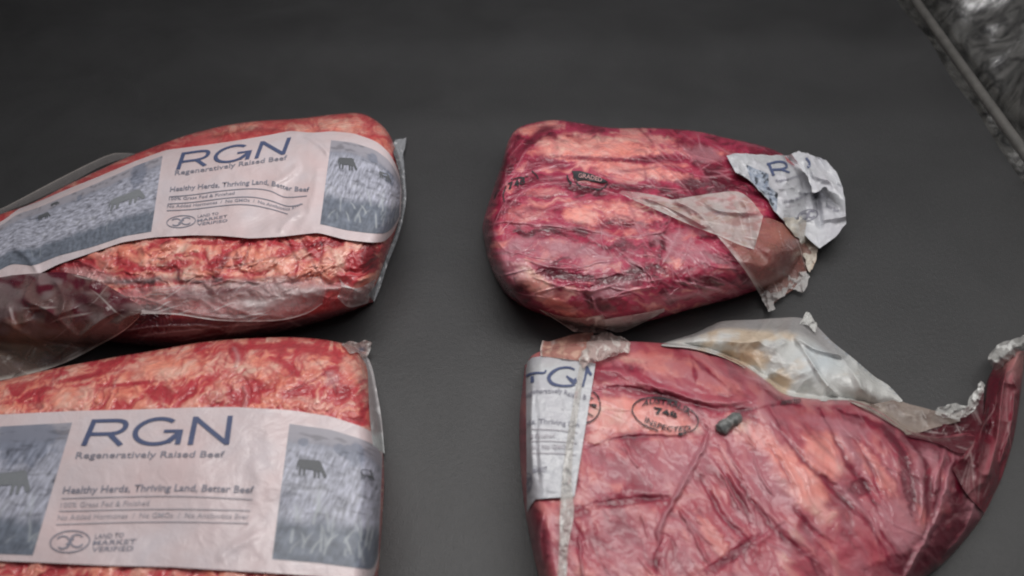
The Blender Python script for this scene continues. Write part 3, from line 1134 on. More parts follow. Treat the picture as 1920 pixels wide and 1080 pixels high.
    text_path(L, 'claim_lettering', 'No Added Hormones  /  No GMOs  /  No Antibiotics Ever', [(314, 390), (360, 388), (420, 381), (470, 379), (510, 388), (540, 395), (565, 385)], (.5, -5.5), INK_GREY, bold=.01)
    rules = []
    for pts in ([(318, 369.5), (360, 366), (420, 358), (470, 354.5), (505, 358), (535, 370), (576, 368)], [(315, 383), (360, 380), (425, 372), (470, 370), (505, 376), (540, 387), (568, 383)],
                [(313, 395.5), (360, 393), (430, 385), (470, 385), (510, 393), (540, 402)]):
        rules.append(ribbon(pts, 1.5, 60))
    Vv, F = merge(rules)
    decal(L, 'rule_lines', Vv, F, INK_GREY, .0005)
    loop_logo(L, 340, 416, 27, 11, -6, 1.6)
    for s, base in (('LAND TO', [(371, 409), (410, 403)]), ('MARKET', [(370, 417), (427, 408)]), ('VERIFIED', [(370, 424), (427, 416)])):
        text_path(L, 'badge_lettering', s, base, (.3, -5), INK_GREY, bold=.012)

    # bag tail folded down at the front left
    def tailc(X, Y, u, v):
        C = rgba(X, (.27, .20, .18), .50)
        C = mixc(C, (.10, .012, .024, .90), sstep(-25, 45, (668 - Y) - X * .30) * (.5 + .5 * sstep(-.25, .2, fbm(X / 34, Y / 44, 3, 3))))
        C = mixc(C, (.40, .27, .19, .62), np.exp(-((X - 40) / 60) ** 2 - ((Y - 640) / 34) ** 2) * .85)
        C = mixc(C, (.30, .24, .24, .62), sstep(.0, .35, fbm(X / 60 + 9, Y / 30, 2, 4)) * .6)
        C = mixc(C, (.05, .010, .016, .92), np.exp(-((X - 150) / 40) ** 2 - ((Y - 560 - (X - 150) * .25) / 13) ** 2) * .9)
        C = mixc(C, (.05, .010, .016, .92), np.exp(-((X - 225) / 22) ** 2 - ((Y - 585) / 10) ** 2) * .9)
        C = mixc(C, (.50, .44, .42, .70), sstep(.35, .8, pleats(X, Y, 34, 12, (-60, 510, 260, 710), (40, 130), (1.5, 5), (-28, 30))) * .8)
        edge = 1 - sstep(0, .05, v)
        C = mixc(C, (.62, .58, .54, .75), edge)
        return C
    film_grid(k, 'bag_tail', bottom=[(-110, 742), (-30, 720), (60, 700), (120, 681), (180, 651), (230, 622), (264, 592)], top=[(-110, 545), (0, 520), (75, 512), (130, 512), (190, 530), (262, 572)],
              left=[(-110, 742), (-115, 640), (-110, 545)], right=[(264, 592), (265, 582), (262, 572)], nu=170, nv=110,
              lift=lambda u, v: .005 + .012 * np.sin(np.clip(v, 0, 1) * math.pi) * (1 - .5 * u), colfn=tailc, crump=(9.0, 52), seed=5, smooth=30,
              folds=[([(90, 680), (140, 640), (190, 600), (240, 575)], 5, 4), ([(40, 560), (100, 590), (150, 640)], 6, 4), ([(0, 600), (70, 640), (120, 670)], 6, 4), ([(100, 520), (120, 560), (110, 600)], 6, 3.5)])
    # milky fold of film standing off the front

    def bandc(X, Y, u, v):
        C = rgba(X, (.48, .36, .36), .22)
        C = mixc(C, (.16, .04, .055, .75), np.exp(-((Y - (556 - (X - 300) * .09)) / 7) ** 2) * sstep(270, 330, X) * (1 - sstep(430, 520, X)) * .85)
        C = mixc(C, (.52, .47, .48, .72), np.exp(-((X - 490) / 55) ** 2 - ((Y - 572) / 14) ** 2) * .8)
        C = mixc(C, (.56, .40, .40, .55), np.exp(-((X - 565) / 40) ** 2 - ((Y - 560) / 22) ** 2) * .7)
        C = mixc(C, (.54, .42, .42, .42), sstep(-.1, .35, fbm(X / 60, Y / 16, 3, 44)) * sstep(.15, .5, u) * .9)
        C = mixc(C, (.70, .62, .62, .80), np.clip(sstep(.3, .8, pleats(X, Y, 30, 22, (160, 530, 600, 600), (40, 140), (1.2, 4), (-12, 14))) * .55 + np.exp(-((X - 480) / 40) ** 2 - ((Y - 568) / 9) ** 2) * .7, 0, 1))
        return mixc(C, (.66, .58, .57, .85), (1 - sstep(0, .07, v)) * .8)
    film_grid(k, 'film_band', bottom=[(150, 600), (215, 586), (262, 588), (330, 590), (400, 600), (470, 603), (530, 600), (575, 588), (604, 570)], top=[(150, 560), (220, 545), (300, 536), (400, 532), (500, 527), (604, 518)],
              left=[(150, 600), (150, 560)], right=[(604, 570), (610, 545), (604, 518)], nu=190, nv=44, lift=lambda u, v: .0015 + .008 * (1 - v) ** 1.5 * sstep(0, .2, u) * sstep(0, .2, 1 - u), colfn=bandc, crump=(2.0, 40), seed=58, smooth=5)

    # clear film standing up behind the meat
    film_grid(k, 'loose_film', bottom=[(-60, 432), (10, 398), (60, 378), (130, 344), (190, 312), (252, 290)], top=[(-60, 415), (0, 392), (40, 372), (110, 335), (170, 305), (208, 289), (228, 287), (252, 288)],
              left=[(-60, 432), (-60, 415)], right=[(252, 290), (252, 288)], nu=120, nv=22, lift=.004,
              colfn=lambda X, Y, u, v: mixc(rgba(X, (.26, .24, .24), .30), (.40, .36, .34, .55), sstep(.8, 1, v) + .4 * (1 - u) * sstep(.2, .8, v)), crump=(1.5, 30), seed=8, smooth=2)

    # crinkled sealed end at the right
    def endc(X, Y, u, v):
        C = rgba(X, (.30, .31, .33), .75)
        return mixc(C, (.66, .67, .68, .9), sstep(.4, .9, crumple(X, Y, 9, 31)))
    film_grid(k, 'bag_seal', bottom=[(690, 552), (706, 530), (722, 488), (738, 445), (750, 400), (752, 350), (744, 305)], top=[(702, 566), (714, 536), (728, 492), (748, 440), (761, 380), (759, 330), (756, 290)],
              left=[(690, 552), (702, 566)], right=[(744, 305), (756, 290)], nu=150, nv=18, lift=.003, colfn=endc, crump=(3.0, 10), seed=4, smooth=3)
    film_grid(k, 'seal_corner', bottom=[(738, 285), (750, 330)], top=[(742, 262), (761, 258)], left=[(738, 285), (742, 262)], right=[(750, 330), (756, 295), (761, 258)], nu=20, nv=26,
              lift=.004, colfn=endc, crump=(2.5, 12), seed=6, rag=5, smooth=2)
    film_grid(k, 'film_fold', bottom=[(632, 558), (655, 576), (690, 568)], top=[(636, 522), (650, 535), (672, 540), (706, 522)], left=[(632, 558), (640, 540), (636, 522)], right=[(690, 568), (706, 522)], nu=50, nv=36,
              lift=.003, colfn=lambda X, Y, u, v: mixc(rgba(X, (.55, .50, .50), .35), (.74, .72, .72, .8), np.clip(sstep(.35, .8, crumple(X, Y, 16, 3)) + .6 * (1 - sstep(0, .15, v)), 0, 1)), crump=(3.5, 16), seed=13, smooth=3)
    return k


# ================================================================== pack: lower left
def pack_b():
    k = Pack('smooth fatty pack nearest the camera with crisp flat printed label and straight side seal', (350, 1150),
             bottom=[(-140, 1235), (0, 1240), (200, 1245), (400, 1245), (560, 1235), (690, 1205)],
             top=[(-140, 752), (-60, 730), (0, 714), (100, 691), (200, 672), (300, 655), (380, 641), (450, 635), (540, 632), (610, 637), (655, 648), (684, 664)],
             left=[(-140, 1235), (-150, 1000), (-140, 752)],
             right=[(690, 1205), (705, 1120), (712, 1040), (719, 940), (720, 880), (715, 815), (706, 760), (696, 705), (684, 664)],
             nu=430, nv=300, H=0.072, a=0.24, bback=0.80, zb=0.5, aL=0.05, aR=0.06,
             hu=[(0, .75), (.4, .9), (.75, 1), (1, .95)], mat=MEAT_L)
    X, Y, U, V = k.X, k.Y, k.U, k.V
    k.lumps(150, 2.0, 13, 1.5)
    wx = X + 24 * fbm(X / 55, Y / 55, 3, 4); wy = Y + 24 * fbm(X / 55, Y / 55, 3, 5)
    d1 = wx * .86 - wy * .5; d2 = wx * .5 + wy * .86
    n = fbm(d1 / 62, d2 / 26, 4, 18); n2 = fbm(d1 / 22, d2 / 9, 3, 19)
    n3 = fbm(d1 / 20, d2 / 6, 3, 20)
    k.fat = .04 + .84 * sstep(-.22, .26, n + .45 * n2 + .3 * n3)
    k.dark = .16 * sstep(.2, .42, -n - .3 * n2)
    for b_ in [(320, 690, 90, 20, -8, 1), (120, 715, 80, 10, -10, .8), (490, 690, 50, 18, 25, .95), (60, 765, 120, 9, -3, .95), (590, 690, 30, 26, -30, .9), (660, 690, 24, 30, 20, .9), (570, 755, 60, 12, 10, .9), (420, 730, 36, 22, -40, .85),
               (200, 740, 70, 14, -16, .8), (520, 715, 26, 14, 0, .75), (140, 745, 50, 10, -14, .8)]:
        k.blob(*b_[:5], fat=b_[5] * .8, z=.7, seed=int(b_[0]))
    for b_ in [(295, 738, 26, 14, -10), (350, 740, 20, 9, -20), (245, 720, 46, 4, -6), (560, 735, 34, 8, -18), (640, 735, 14, 13, 10), (585, 655, 46, 9, 12), (545, 690, 26, 8, 40), (620, 695, 18, 9, -25), (445, 660, 16, 18, -35), (500, 650, 70, 6, -2),
               (160, 706, 60, 5, -12), (70, 735, 34, 6, -20), (440, 745, 12, 20, -35), (680, 790, 14, 7, 20), (390, 765, 40, 4, -20)]:
        k.blob(*b_, fat=-.95, dark=.14, z=-.6, seed=int(b_[0]) + 5)
    for pts, w in [([(420, 690), (426, 668), (440, 652)], 2.5), ([(455, 775), (470, 740), (462, 715), (450, 700)], 3), ([(530, 740), (570, 722), (600, 705), (622, 690)], 3), ([(580, 665), (605, 690), (625, 720), (632, 750)], 2.5), ([(390, 765), (410, 745), (440, 730)], 2.5)]:
        k.stroke(pts, w, z=-1.0, dark=.22, fat=-.4)
    k.stroke([(436, 650), (446, 668), (440, 690)], 5, z=1.2, haze=.4)
    k.stroke([(456, 720), (462, 745), (455, 770)], 5, z=1.2, haze=.35)
    k.blob(622, 712, 14, 16, 20, haze=.4)
    k.fat = np.clip(k.fat + .20 * n3, 0, 1)
    vein = np.maximum(creases(wx, wy, 34, 142, .09, 1.7, -32), .8 * creases(wx, wy, 20, 147, .09, 1.5, 20) * sstep(380, 480, X))
    k.fat *= 1 - .75 * vein; k.dark = np.clip(k.dark + .16 * vein, 0, 1); k.dz -= .0009 * vein
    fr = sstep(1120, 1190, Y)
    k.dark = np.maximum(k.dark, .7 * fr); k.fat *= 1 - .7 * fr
    fine = pleats(X, Y, 26, 42, (0, 640, 700, 780), (20, 60), (1.2, 2.5), (-50, 20))
    k.haze = np.clip(k.haze + .28 * fine, 0, 1)
    k.dz += .0024 * n + .0007 * n2 + .0011 * crumple(X, Y, 40, 14) + .0007 * fine
    label = [(-140, 772), (0, 778), (140, 770), (280, 767), (400, 763), (470, 765), (560, 771), (640, 785), (690, 806), (718, 822), (721, 900), (714, 1000), (700, 1090), (500, 1073), (380, 1068), (300, 1062), (220, 1062), (110, 1055), (0, 1048), (-140, 1050)]
    calm = blur(inside(X, Y, label).astype(float), 4)
    k.finish(calm)
    cols = [(-.35, (-130, 776), (-135, 1046)), (0, (5, 777), (-62, 1049)), (.20, (148, 770), (63, 1054)), (.34, (250, 768), (190, 1060)), (.50, (360, 764), (320, 1063)), (.62, (440, 763), (420, 1069)), (.74, (545, 769), (505, 1074)), (.84, (622, 781), (590, 1080)),
            (.92, (676, 799), (655, 1087)), (.965, (702, 812), (690, 1090)), (.99, (714, 826), (702, 1084)), (1.0, (717.5, 850), (709, 1050))]
    L = label_sheet(k, 'label', cols, 400, 170, LABEL_L, 0.0024, (0.55, 110), 9, folds=[([(405, 1060), (430, 1030), (470, 1010), (490, 985)], 9, 1.0), ([(470, 850), (485, 900), (470, 960)], 14, .7)])
    ph = dict(bush=[(.80, .13, .20), (.35, .12, .10), (.1, .2, .05)], low=.74, blades=22)
    o = photo_panel(L, -.34, .192, lambda s: .085 - .03 * s, .955, 260, 130, ph, 41)
    cow(L, 'animal_print', 20, 906, 84, 46, slant=.3, tilt=-.05, parent=o, mat=INK_COW_PALE)
    ph = dict(bush=[(.50, .13, .05), (.66, .13, .09), (.15, .12, .04)], low=.70, blades=34)
    o = photo_panel(L, .742, .998, lambda s: .085 - .02 * (s - .74), lambda s: .915 + .02 * (s - .74), 210, 190, ph, 15)
    cow(L, 'animal_print', 585, 879, 56, 34, tilt=.16, parent=o)
    cow(L, 'animal_print', 688, 891, 24, 20, tilt=.2, parent=o)
    brand_print(L, 'brand_lettering', (152, 836), (431, 834), (173, 787), (438, 780))
    text_path(L, 'tagline_lettering', 'Regeneratively Raised Beef', [(142, 860), (230, 859), (330, 858), (420, 858)], (3, -12), INK_GREY, bold=.008)
    text_path(L, 'slogan_lettering', 'Healthy Herds, Thriving Land, Better Beef', [(118, 926), (220, 923), (330, 921), (475, 925)], (3, -13), INK_GREY, bold=.014)
    text_path(L, 'claim_lettering', '100% Grass Fed & Finished', [(114, 952), (200, 950), (280, 948)], (2, -10), INK_PALE, bold=.006)
    text_path(L, 'claim_lettering', 'No Added Hormones  /  No GMOs  /  No Antibiotics Ever', [(108, 976), (200, 973), (330, 971), (466, 974)], (2, -10), INK_PALE, bold=.006)
    rules = [ribbon([(116, 935), (230, 932), (340, 931), (474, 937)], 2, 60), ribbon([(112, 959), (230, 956), (340, 955), (470, 958)], 2, 60), ribbon([(106, 984), (230, 980), (340, 979), (466, 982)], 2, 60)]
    Vv, F = merge(rules)
    decal(L, 'rule_lines', Vv, F, INK_PALE, .0005)
    loop_logo(L, 132, 1016, 37, 20, -6, 2.4)
    for s, base in (('LAND TO', [(178, 1011), (232, 1008)]), ('MARKET', [(174, 1023), (255, 1020)]), ('VERIFIED', [(172, 1035), (250, 1033)])):
        text_path(L, 'badge_lettering', s, base, (2, -9), INK_GREY, bold=.008)

    def sealc(X, Y, u, v):
        C = rgba(X, (.55, .52, .53), .55)
        C = mixc(C, (.78, .77, .78, .85), sstep(.35, .8, crumple(X, Y, 14, 7)) * .7)
        return mixc(C, (.70, .74, .74, .9), sstep(805, 825, Y) * .9)
    film_grid(k, 'bag_seal', bottom=[(676, 668), (688, 690), (691, 740), (694, 790), (700, 840)], top=[(684, 660), (698, 690), (708, 740), (716, 790), (721, 850)],
              left=[(676, 668), (684, 660)], right=[(700, 840), (721, 850)], nu=90, nv=18, lift=.003, colfn=sealc, crump=(1.6, 14), seed=4, smooth=3)
    film_grid(k, 'seal_corner', bottom=[(640, 648), (655, 660), (668, 662), (684, 672), (693, 662)], top=[(644, 642), (656, 640), (668, 641), (682, 639), (698, 641)],
              left=[(640, 648), (644, 642)], right=[(693, 662), (698, 641)], nu=60, nv=24,
              lift=lambda u, v: .004 + .010 * sstep(.3, 1, u) * v, colfn=lambda X, Y, u, v: mixc(mixc(rgba(X, (.46, .33, .31), .55), (.80, .79, .77, .9), np.clip(sstep(.35, .8, crumple(X, Y, 12, 3)) + sstep(.75, 1, u), 0, 1)), (.12, .12, .16, .95), np.exp(-((X - 678) / 8) ** 2 - ((Y - 655) / 5) ** 2)),
              crump=(3, 10), seed=3, rag=5, smooth=2)
    return k


# ================================================================== pack: upper right
def pack_c():
    k = Pack('purplish marbled pack turned face down, far right one, crumpled label tail at its right end', (1200, 600),
             bottom=[(945, 548), (975, 572), (1010, 588), (1060, 601), (1110, 612), (1170, 612), (1230, 599), (1300, 579), (1370, 561), (1430, 540), (1480, 515)],
             top=[(944, 296), (954, 262), (972, 240), (1005, 229), (1045, 225), (1090, 231), (1150, 240), (1220, 240), (1300, 245), (1360, 258), (1420, 271), (1465, 288), (1500, 318)],
             left=[(945, 548), (922, 505), (910, 462), (905, 425), (914, 388), (930, 340), (944, 296)],
             right=[(1480, 515), (1510, 450), (1515, 380), (1500, 318)],
             nu=400, nv=260, H=0.066, a=0.36, bback=0.78, zb=0.5, aL=0.085, aR=0.16,
             hu=[(0, .95), (.5, 1), (.75, .9), (1, .62)], mat=MEAT_R)
    X, Y, U, V = k.X, k.Y, k.U, k.V
    k.lumps(110, 3.0, 23, 1.6); k.lumps(50, 1.4, 25)
    wx = X + 22 * fbm(X / 45, Y / 45, 3, 6); wy = Y + 22 * fbm(X / 45, Y / 45, 3, 7)
    n = fbm(wx / 75, wy / 24, 4, 28); n2 = fbm(wx / 20, wy / 10, 3, 29)
    k.fat = .58 * sstep(.03, .40, n + .3 * n2)
    k.dark = .75 * sstep(.04, .38, -n + .25 * n2)
    k.haze = .45 * sstep(.05, .4, fbm(X / 44, Y / 26, 4, 33)) * sstep(380, 450, Y)  # milky film, with its broad sheen painted into the colour
    for b_ in [(1120, 275, 120, 20, 4, .85), (1010, 242, 42, 9, -8, .8), (1060, 290, 70, 12, 6, .7), (1210, 262, 60, 9, 2, .6), (1180, 318, 80, 14, 8, .7), (1260, 330, 50, 10, 10, .65), (1092, 405, 32, 17, 8, .98), (1180, 408, 50, 16, 8, .6),
               (1150, 385, 60, 8, 4, .5), (1000, 530, 42, 20, 42, .98), (1050, 575, 40, 12, 25, .75), (985, 400, 40, 16, -10, .35), (1020, 360, 40, 8, 0, .35), (1310, 290, 40, 10, 15, .4), (1110, 340, 40, 7, 10, .5)]:
        k.blob(*b_[:5], fat=b_[5], dark=-.7, z=.8, seed=int(b_[0]))
    for b_ in [(1130, 298, 90, 4, 3, .45), (1240, 298, 60, 8, -2, .5), (1300, 275, 34, 14, 20, .5), (1330, 300, 40, 20, 30, .45), (1180, 420, 60, 7, 6, .4), (1150, 425, 40, 6, 0, .4), (1060, 517, 60, 8, 8, .75), (1160, 523, 50, 9, -12, .8), (1230, 505, 24, 8, 20, .6),
               (1100, 470, 100, 10, 6, .35), (1165, 460, 12, 18, 0, .6), (1135, 560, 40, 22, 10, .55), (1350, 520, 60, 16, -10, .6), (1400, 490, 40, 20, 0, .5), (930, 520, 14, 40, -20, .6), (915, 440, 10, 30, 0, .7), (1400, 300, 40, 14, 20, .35)]:
        k.blob(*b_[:5], dark=b_[5], fat=-.6, z=-.6, seed=int(b_[0]) + 7)
    for b_ in [(1010, 460, 60, 18, 6), (1080, 470, 50, 16, 10), (1140, 545, 60, 10, -12), (960, 500, 22, 40, -30), (1290, 470, 60, 20, 20), (1120, 490, 40, 10, -12), (1320, 290, 34, 16, 12)]:
        k.blob(*b_, haze=.55, seed=int(b_[0]) + 2)
    # folds of blood under the film: (points, width, dark) then bright film ridges
    for pts, w, d in [([(925, 385), (945, 330), (975, 285), (1015, 250), (1050, 236)], 7, .8), ([(935, 320), (955, 280), (980, 255)], 6, .7), ([(955, 372), (985, 345), (1030, 338), (1080, 347), (1120, 360)], 6, .65),
                      ([(985, 315), (1020, 305), (1070, 312)], 7, .6), ([(1110, 340), (1170, 352), (1230, 350), (1280, 370), (1340, 365)], 5, .8), ([(1050, 350), (1110, 362), (1165, 360)], 4, .45), ([(1270, 345), (1330, 358), (1380, 350)], 8, .7),
                      ([(960, 432), (1000, 440), (1060, 432), (1120, 440)], 5, .6), ([(1255, 410), (1240, 470), (1228, 510)], 4, .5), ([(1015, 500), (1050, 515), (1100, 522), (1180, 512), (1225, 500)], 5, .6), ([(1220, 545), (1300, 530), (1380, 530)], 6, .55),
                      ([(1090, 545), (1120, 575), (1150, 585)], 6, .6), ([(1290, 300), (1340, 330), (1380, 355)], 5, .5), ([(1330, 320), (1390, 350), (1440, 380)], 14, .6), ([(960, 555), (990, 572), (1030, 585)], 7, .6)]:
        k.stroke(pts, w * 1.7, z=-.4, dark=d, fat=-.7, haze=-.5)
    for pts, w, h, hz in [([(906, 424), (940, 416), (1000, 420), (1060, 424), (1110, 432), (1168, 446)], 4, 2.4, .45), ([(1160, 446), (1200, 442), (1245, 433)], 3.5, 2.2, .5), ([(1155, 465), (1180, 485), (1212, 508), (1231, 537)], 3, 2.4, .5),
                          ([(1278, 420), (1262, 460), (1240, 500)], 7, 2.2, .55), ([(1300, 425), (1292, 460), (1275, 500)], 4, 1.4, .25), ([(985, 488), (1030, 500), (1080, 503), (1120, 492), (1150, 488)], 3.5, 2.0, .35), ([(1231, 537), (1180, 545), (1140, 560)], 3, 1.8, .3),
                          ([(955, 352), (990, 325), (1040, 310), (1075, 308)], 3, 2.2, .4), ([(945, 395), (975, 365), (1010, 345), (1060, 343), (1110, 352)], 3, 2.2, .4), ([(1110, 322), (1160, 335), (1230, 350), (1300, 358)], 3, 2.0, .3), ([(1260, 525), (1310, 535), (1370, 550)], 4, 1.8, .4),
                          ([(925, 330), (940, 300), (965, 265)], 3, 2.0, .3), ([(985, 410), (1050, 385), (1130, 372)], 3, 1.4, .25), ([(1000, 520), (1060, 540), (1110, 545), (1160, 530)], 3, 1.6, .3), ([(1110, 555), (1118, 580), (1140, 595)], 3, 2.0, .4),
                          ([(1300, 480), (1340, 500), (1390, 505)], 3, 1.5, .2), ([(1310, 450), (1350, 470), (1380, 490)], 3, 1.6, .2), ([(1250, 390), (1255, 420), (1220, 440)], 3, 1.3, .25), ([(930, 450), (950, 470), (1000, 475)], 3, 1.4, .2),
                          ([(1240, 560), (1300, 555), (1340, 548)], 6, 1.2, .6), ([(1275, 268), (1300, 300), (1330, 320)], 3, 1.3, .2)]:
        k.stroke(pts, w * 1.2, z=h * .6, haze=hz, dark=-.3, sharp=1.6)
    n3 = fbm(wx / 30, wy / 7, 3, 30)
    k.fat = np.clip(k.fat * (1 + .5 * n3) + .12 * n3, 0, 1); k.dark = np.clip(k.dark - .3 * n3 * (k.dark > .05), 0, 1)
    cr = crumple(X, Y, 30, 21, 7)
    fine = np.maximum(pleats(X, Y, 80, 62, (920, 300, 1420, 600), (25, 110), (1.0, 2.6), (8, 22)), pleats(X, Y, 50, 66, (1100, 410, 1440, 570), (20, 80), (1.0, 2.4), (48, 26)))
    fine = np.maximum(fine, pleats(X, Y, 26, 67, (1180, 240, 1440, 380), (30, 90), (1., 2.4), (35, 16)))
    fine = np.maximum(fine, pleats(X, Y, 16, 69, (915, 250, 985, 420), (40, 100), (1., 2.4), (118, 8)))
    k.haze = np.clip(k.haze + .60 * fine, 0, 1); k.dz += .0009 * fine; k.dark = k.dark * (1 - .6 * fine)
    dk = np.maximum(pleats(X, Y, 46, 162, (920, 300, 1420, 600), (30, 120), (2.5, 6), (6, 20)), pleats(X, Y, 20, 166, (1180, 240, 1440, 560), (30, 90), (2.5, 6), (40, 20)))
    k.dark = np.clip(k.dark + .55 * dk, 0, 1); k.fat = k.fat * (1 - .5 * dk)
    k.dz += .0015 * cr + .0004 * crumple(X, Y, 14, 27, 5) * sstep(330, 420, Y)
    k.dark = np.clip(k.dark, 0, 1)
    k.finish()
    S = dict(bvh=k.bvh_d, obj=k.body)
    # inspection prints on the film
    from mathutils.geometry import tessellate_polygon
    shield = [(1072, 322), (1088, 322), (1110, 328), (1133, 338), (1140, 343), (1128, 345), (1112, 342), (1096, 338), (1082, 340), (1076, 332)]
    p = curve(shield + [shield[0]], 60, False)[:-1]
    tri = tessellate_polygon([[Vector((a, b_, 0)) for a, b_ in p]])
    decal(S, 'grade_stamp', p, [tuple(t) for t in tri], INK_BLACK, .0010)
    stamp = k.body
    M_pale = ink('stamp_pale', (.45, .25, .25))
    text_path(S, 'grade_lettering', 'GRADED', [(1083, 335), (1105, 338), (1128, 344)], (1.5, -7.5), M_pale, .0016, .02)
    Vv, F = merge([ribbon([(1074, 324), (1078, 340), (1086, 348), (1104, 353), (1122, 356), (1134, 352), (1139, 345)], 1.8, 50), ribbon([(1063, 330), (1066, 340), (1072, 344)], 3, 20)])
    decal(S, 'grade_stamp', Vv, F, INK_BLACK, .0010)
    Vv, F = merge([ribbon([(997, 322), (1006, 330), (1009, 337)], 2.2, 16), ribbon([(958, 338), (975, 334), (990, 332)], 1.8, 16), ribbon([(949, 350), (944, 366), (946, 380)], 2, 16), ribbon([(928, 372), (932, 362), (938, 357)], 1.8, 12)])
    decal(S, 'inspection_stamp', Vv, F, INK_BLACK, .0010)
    text_path(S, 'inspection_lettering', '748', [(953, 357), (985, 345)], (-1, -12), INK_BLACK, .0010, .02)

    # milky fold of bag lying over the meat
    def milk(X, Y, u, v):
        C = rgba(X, (.58, .51, .49), .62)
        C = mixc(C, (.60, .40, .37, .40), sstep(-.05, .3, fbm(X / 34, Y / 14, 3, 77)) * .8)
        C = mixc(C, (.40, .30, .24, .72), sstep(.05, .45, fbm(X / 26, Y / 20, 3, 9)) * .6)
        C = mixc(C, (.34, .34, .40, .8), np.exp(-((X - 1352) / 20) ** 2 - ((Y - 400) / 9) ** 2) * sstep(-.2, .3, fbm(X / 7, Y / 5, 2, 3)) * .8)
        C = mixc(C, (.62, .50, .48, .12), 1 - sstep(0, .22, u))
        return mixc(C, (.78, .74, .72, .9), np.clip(sstep(.3, .8, pleats(X, Y, 34, 17, (1180, 360, 1430, 465), (30, 90), (1., 3), (25, 22))) * .8 + (1 - sstep(0, .05, v)) * .5, 0, 1))
    film_grid(k, 'film_fold', bottom=[(1160, 362), (1200, 380), (1250, 402), (1300, 424), (1345, 441), (1385, 458), (1414, 468)], top=[(1166, 357), (1205, 362), (1245, 370), (1262, 374), (1300, 368), (1340, 362), (1380, 359), (1405, 372), (1431, 405)],
              left=[(1160, 362), (1166, 357)], right=[(1414, 468), (1422, 440), (1431, 405)], nu=130, nv=50, lift=lambda u, v: .003 + .005 * u * v, colfn=milk, crump=(6.0, 34), seed=7, smooth=8,
              folds=[([(1262, 374), (1310, 400), (1345, 441)], 5, 4), ([(1378, 362), (1400, 390), (1413, 466)], 6, 3), ([(1310, 372), (1350, 395), (1425, 400)], 5, 3.5), ([(1200, 366), (1260, 392), (1330, 430)], 4, 3)])

    # clear open end of the bag
    def openc(X, Y, u, v):
        C = rgba(X, (.36, .16, .13), .5)
        C = mixc(C, (.16, .045, .05, .75), np.exp(-((X - 1478) / 26) ** 2 - ((Y - 490) / 26) ** 2) * .9)
        C = mixc(C, (.45, .17, .13, .7), np.exp(-((X - 1470) / 24) ** 2 - ((Y - 440) / 16) ** 2) * .8)
        e = np.clip(1 - sstep(0, .10, u) + 0, 0, 1)
        C = mixc(C, (.70, .62, .60, .65), e * .8)
        return mixc(C, (.68, .60, .57, .65), sstep(.3, .8, pleats(X, Y, 22, 41, (1350, 420, 1520, 580), (30, 90), (1., 3), (62, 14))) * .7)
    film_grid(k, 'bag_opening', bottom=[(1440, 578), (1462, 560), (1490, 540), (1505, 520), (1520, 500)], top=[(1345, 442), (1385, 458), (1414, 466), (1430, 410), (1480, 425), (1515, 445)],
              left=[(1440, 578), (1420, 545), (1400, 512), (1372, 475), (1345, 442)], right=[(1520, 500), (1522, 470), (1515, 445)], nu=90, nv=90,
              lift=lambda u, v: .004 + .008 * np.sin(u * math.pi) * np.sin(v * math.pi), colfn=openc, crump=(4.5, 30), seed=14, smooth=14)

    # gathered white frill at the bag mouth
    def fr(X, Y, u, v):
        C = rgba(X, (.60, .58, .57), .62)
        return mixc(C, (.34, .29, .28, .55), sstep(.45, .8, crumple(X, Y, 11, 51)) * .7)
    film_grid(k, 'bag_frill', bottom=[(1434, 572), (1442, 585), (1452, 580), (1452, 566), (1470, 556), (1482, 540), (1504, 547), (1519, 520)], top=[(1426, 556), (1440, 540), (1450, 530), (1466, 528), (1470, 508), (1482, 504), (1496, 510), (1512, 508)],
              left=[(1434, 572), (1426, 556)], right=[(1519, 520), (1512, 508)], nu=90, nv=26, lift=.005, colfn=fr, crump=(6, 13), seed=24, rag=5, smooth=6)
    film_grid(k, 'bag_frill', bottom=[(1468, 410), (1480, 430), (1498, 450), (1508, 480), (1516, 508), (1524, 505)], top=[(1500, 404), (1520, 420), (1530, 432), (1536, 455), (1530, 480), (1528, 495)],
              left=[(1468, 410), (1500, 404)], right=[(1524, 505), (1528, 495)], nu=80, nv=34, lift=.007,
              colfn=lambda X, Y, u, v: mixc(mixc(rgba(X, (.62, .57, .50), .9), (.40, .29, .21, .9), sstep(0, .4, fbm(X / 22, Y / 22, 2, 3)) * .7), (.74, .73, .70, .95), sstep(.45, .8, crumple(X, Y, 14, 61)) * .7), crump=(6, 16), seed=34, rag=5, smooth=8)

    # crumpled end of the printed label
    cols = [(0, (1362, 291), (1378, 322)), (.1, (1385, 287), (1402, 333)), (.25, (1415, 289), (1424, 356)), (.4, (1448, 291), (1446, 386)), (.55, (1476, 291), (1466, 414)), (.7, (1505, 289), (1500, 432)), (.82, (1540, 297), (1536, 466)), (.92, (1566, 322), (1566, 446)),
            (1.0, (1584, 372), (1586, 420))]
    def crushed(cols, nu, nv, minz, lift, folds, seed, name):
        s0 = np.array([c[0] for c in cols])
        s = np.linspace(0, 1, nu)
        T = np.array([c[1] for c in cols], float); B = np.array([c[2] for c in cols], float)
        Tt = np.stack([np.interp(s, s0, T[:, i]) for i in range(2)], 1); Bb = np.stack([np.interp(s, s0, B[:, i]) for i in range(2)], 1)
        Tt[:, 1] += 3 * fbm(s * 9, s * 0, 2, seed); Bb[:, 1] += 5 * fbm(s * 8, s * 0 + 4, 2, seed + 1); Bb[:, 0] += 4 * fbm(s * 11, s * 0 + 2, 2, seed + 3)
        t = np.linspace(0, 1, nv)[:, None, None]
        g = Tt[None] * (1 - t) + Bb[None] * t
        X, Y = g[..., 0], g[..., 1]
        z = sheet_z(k, X, Y, 20)
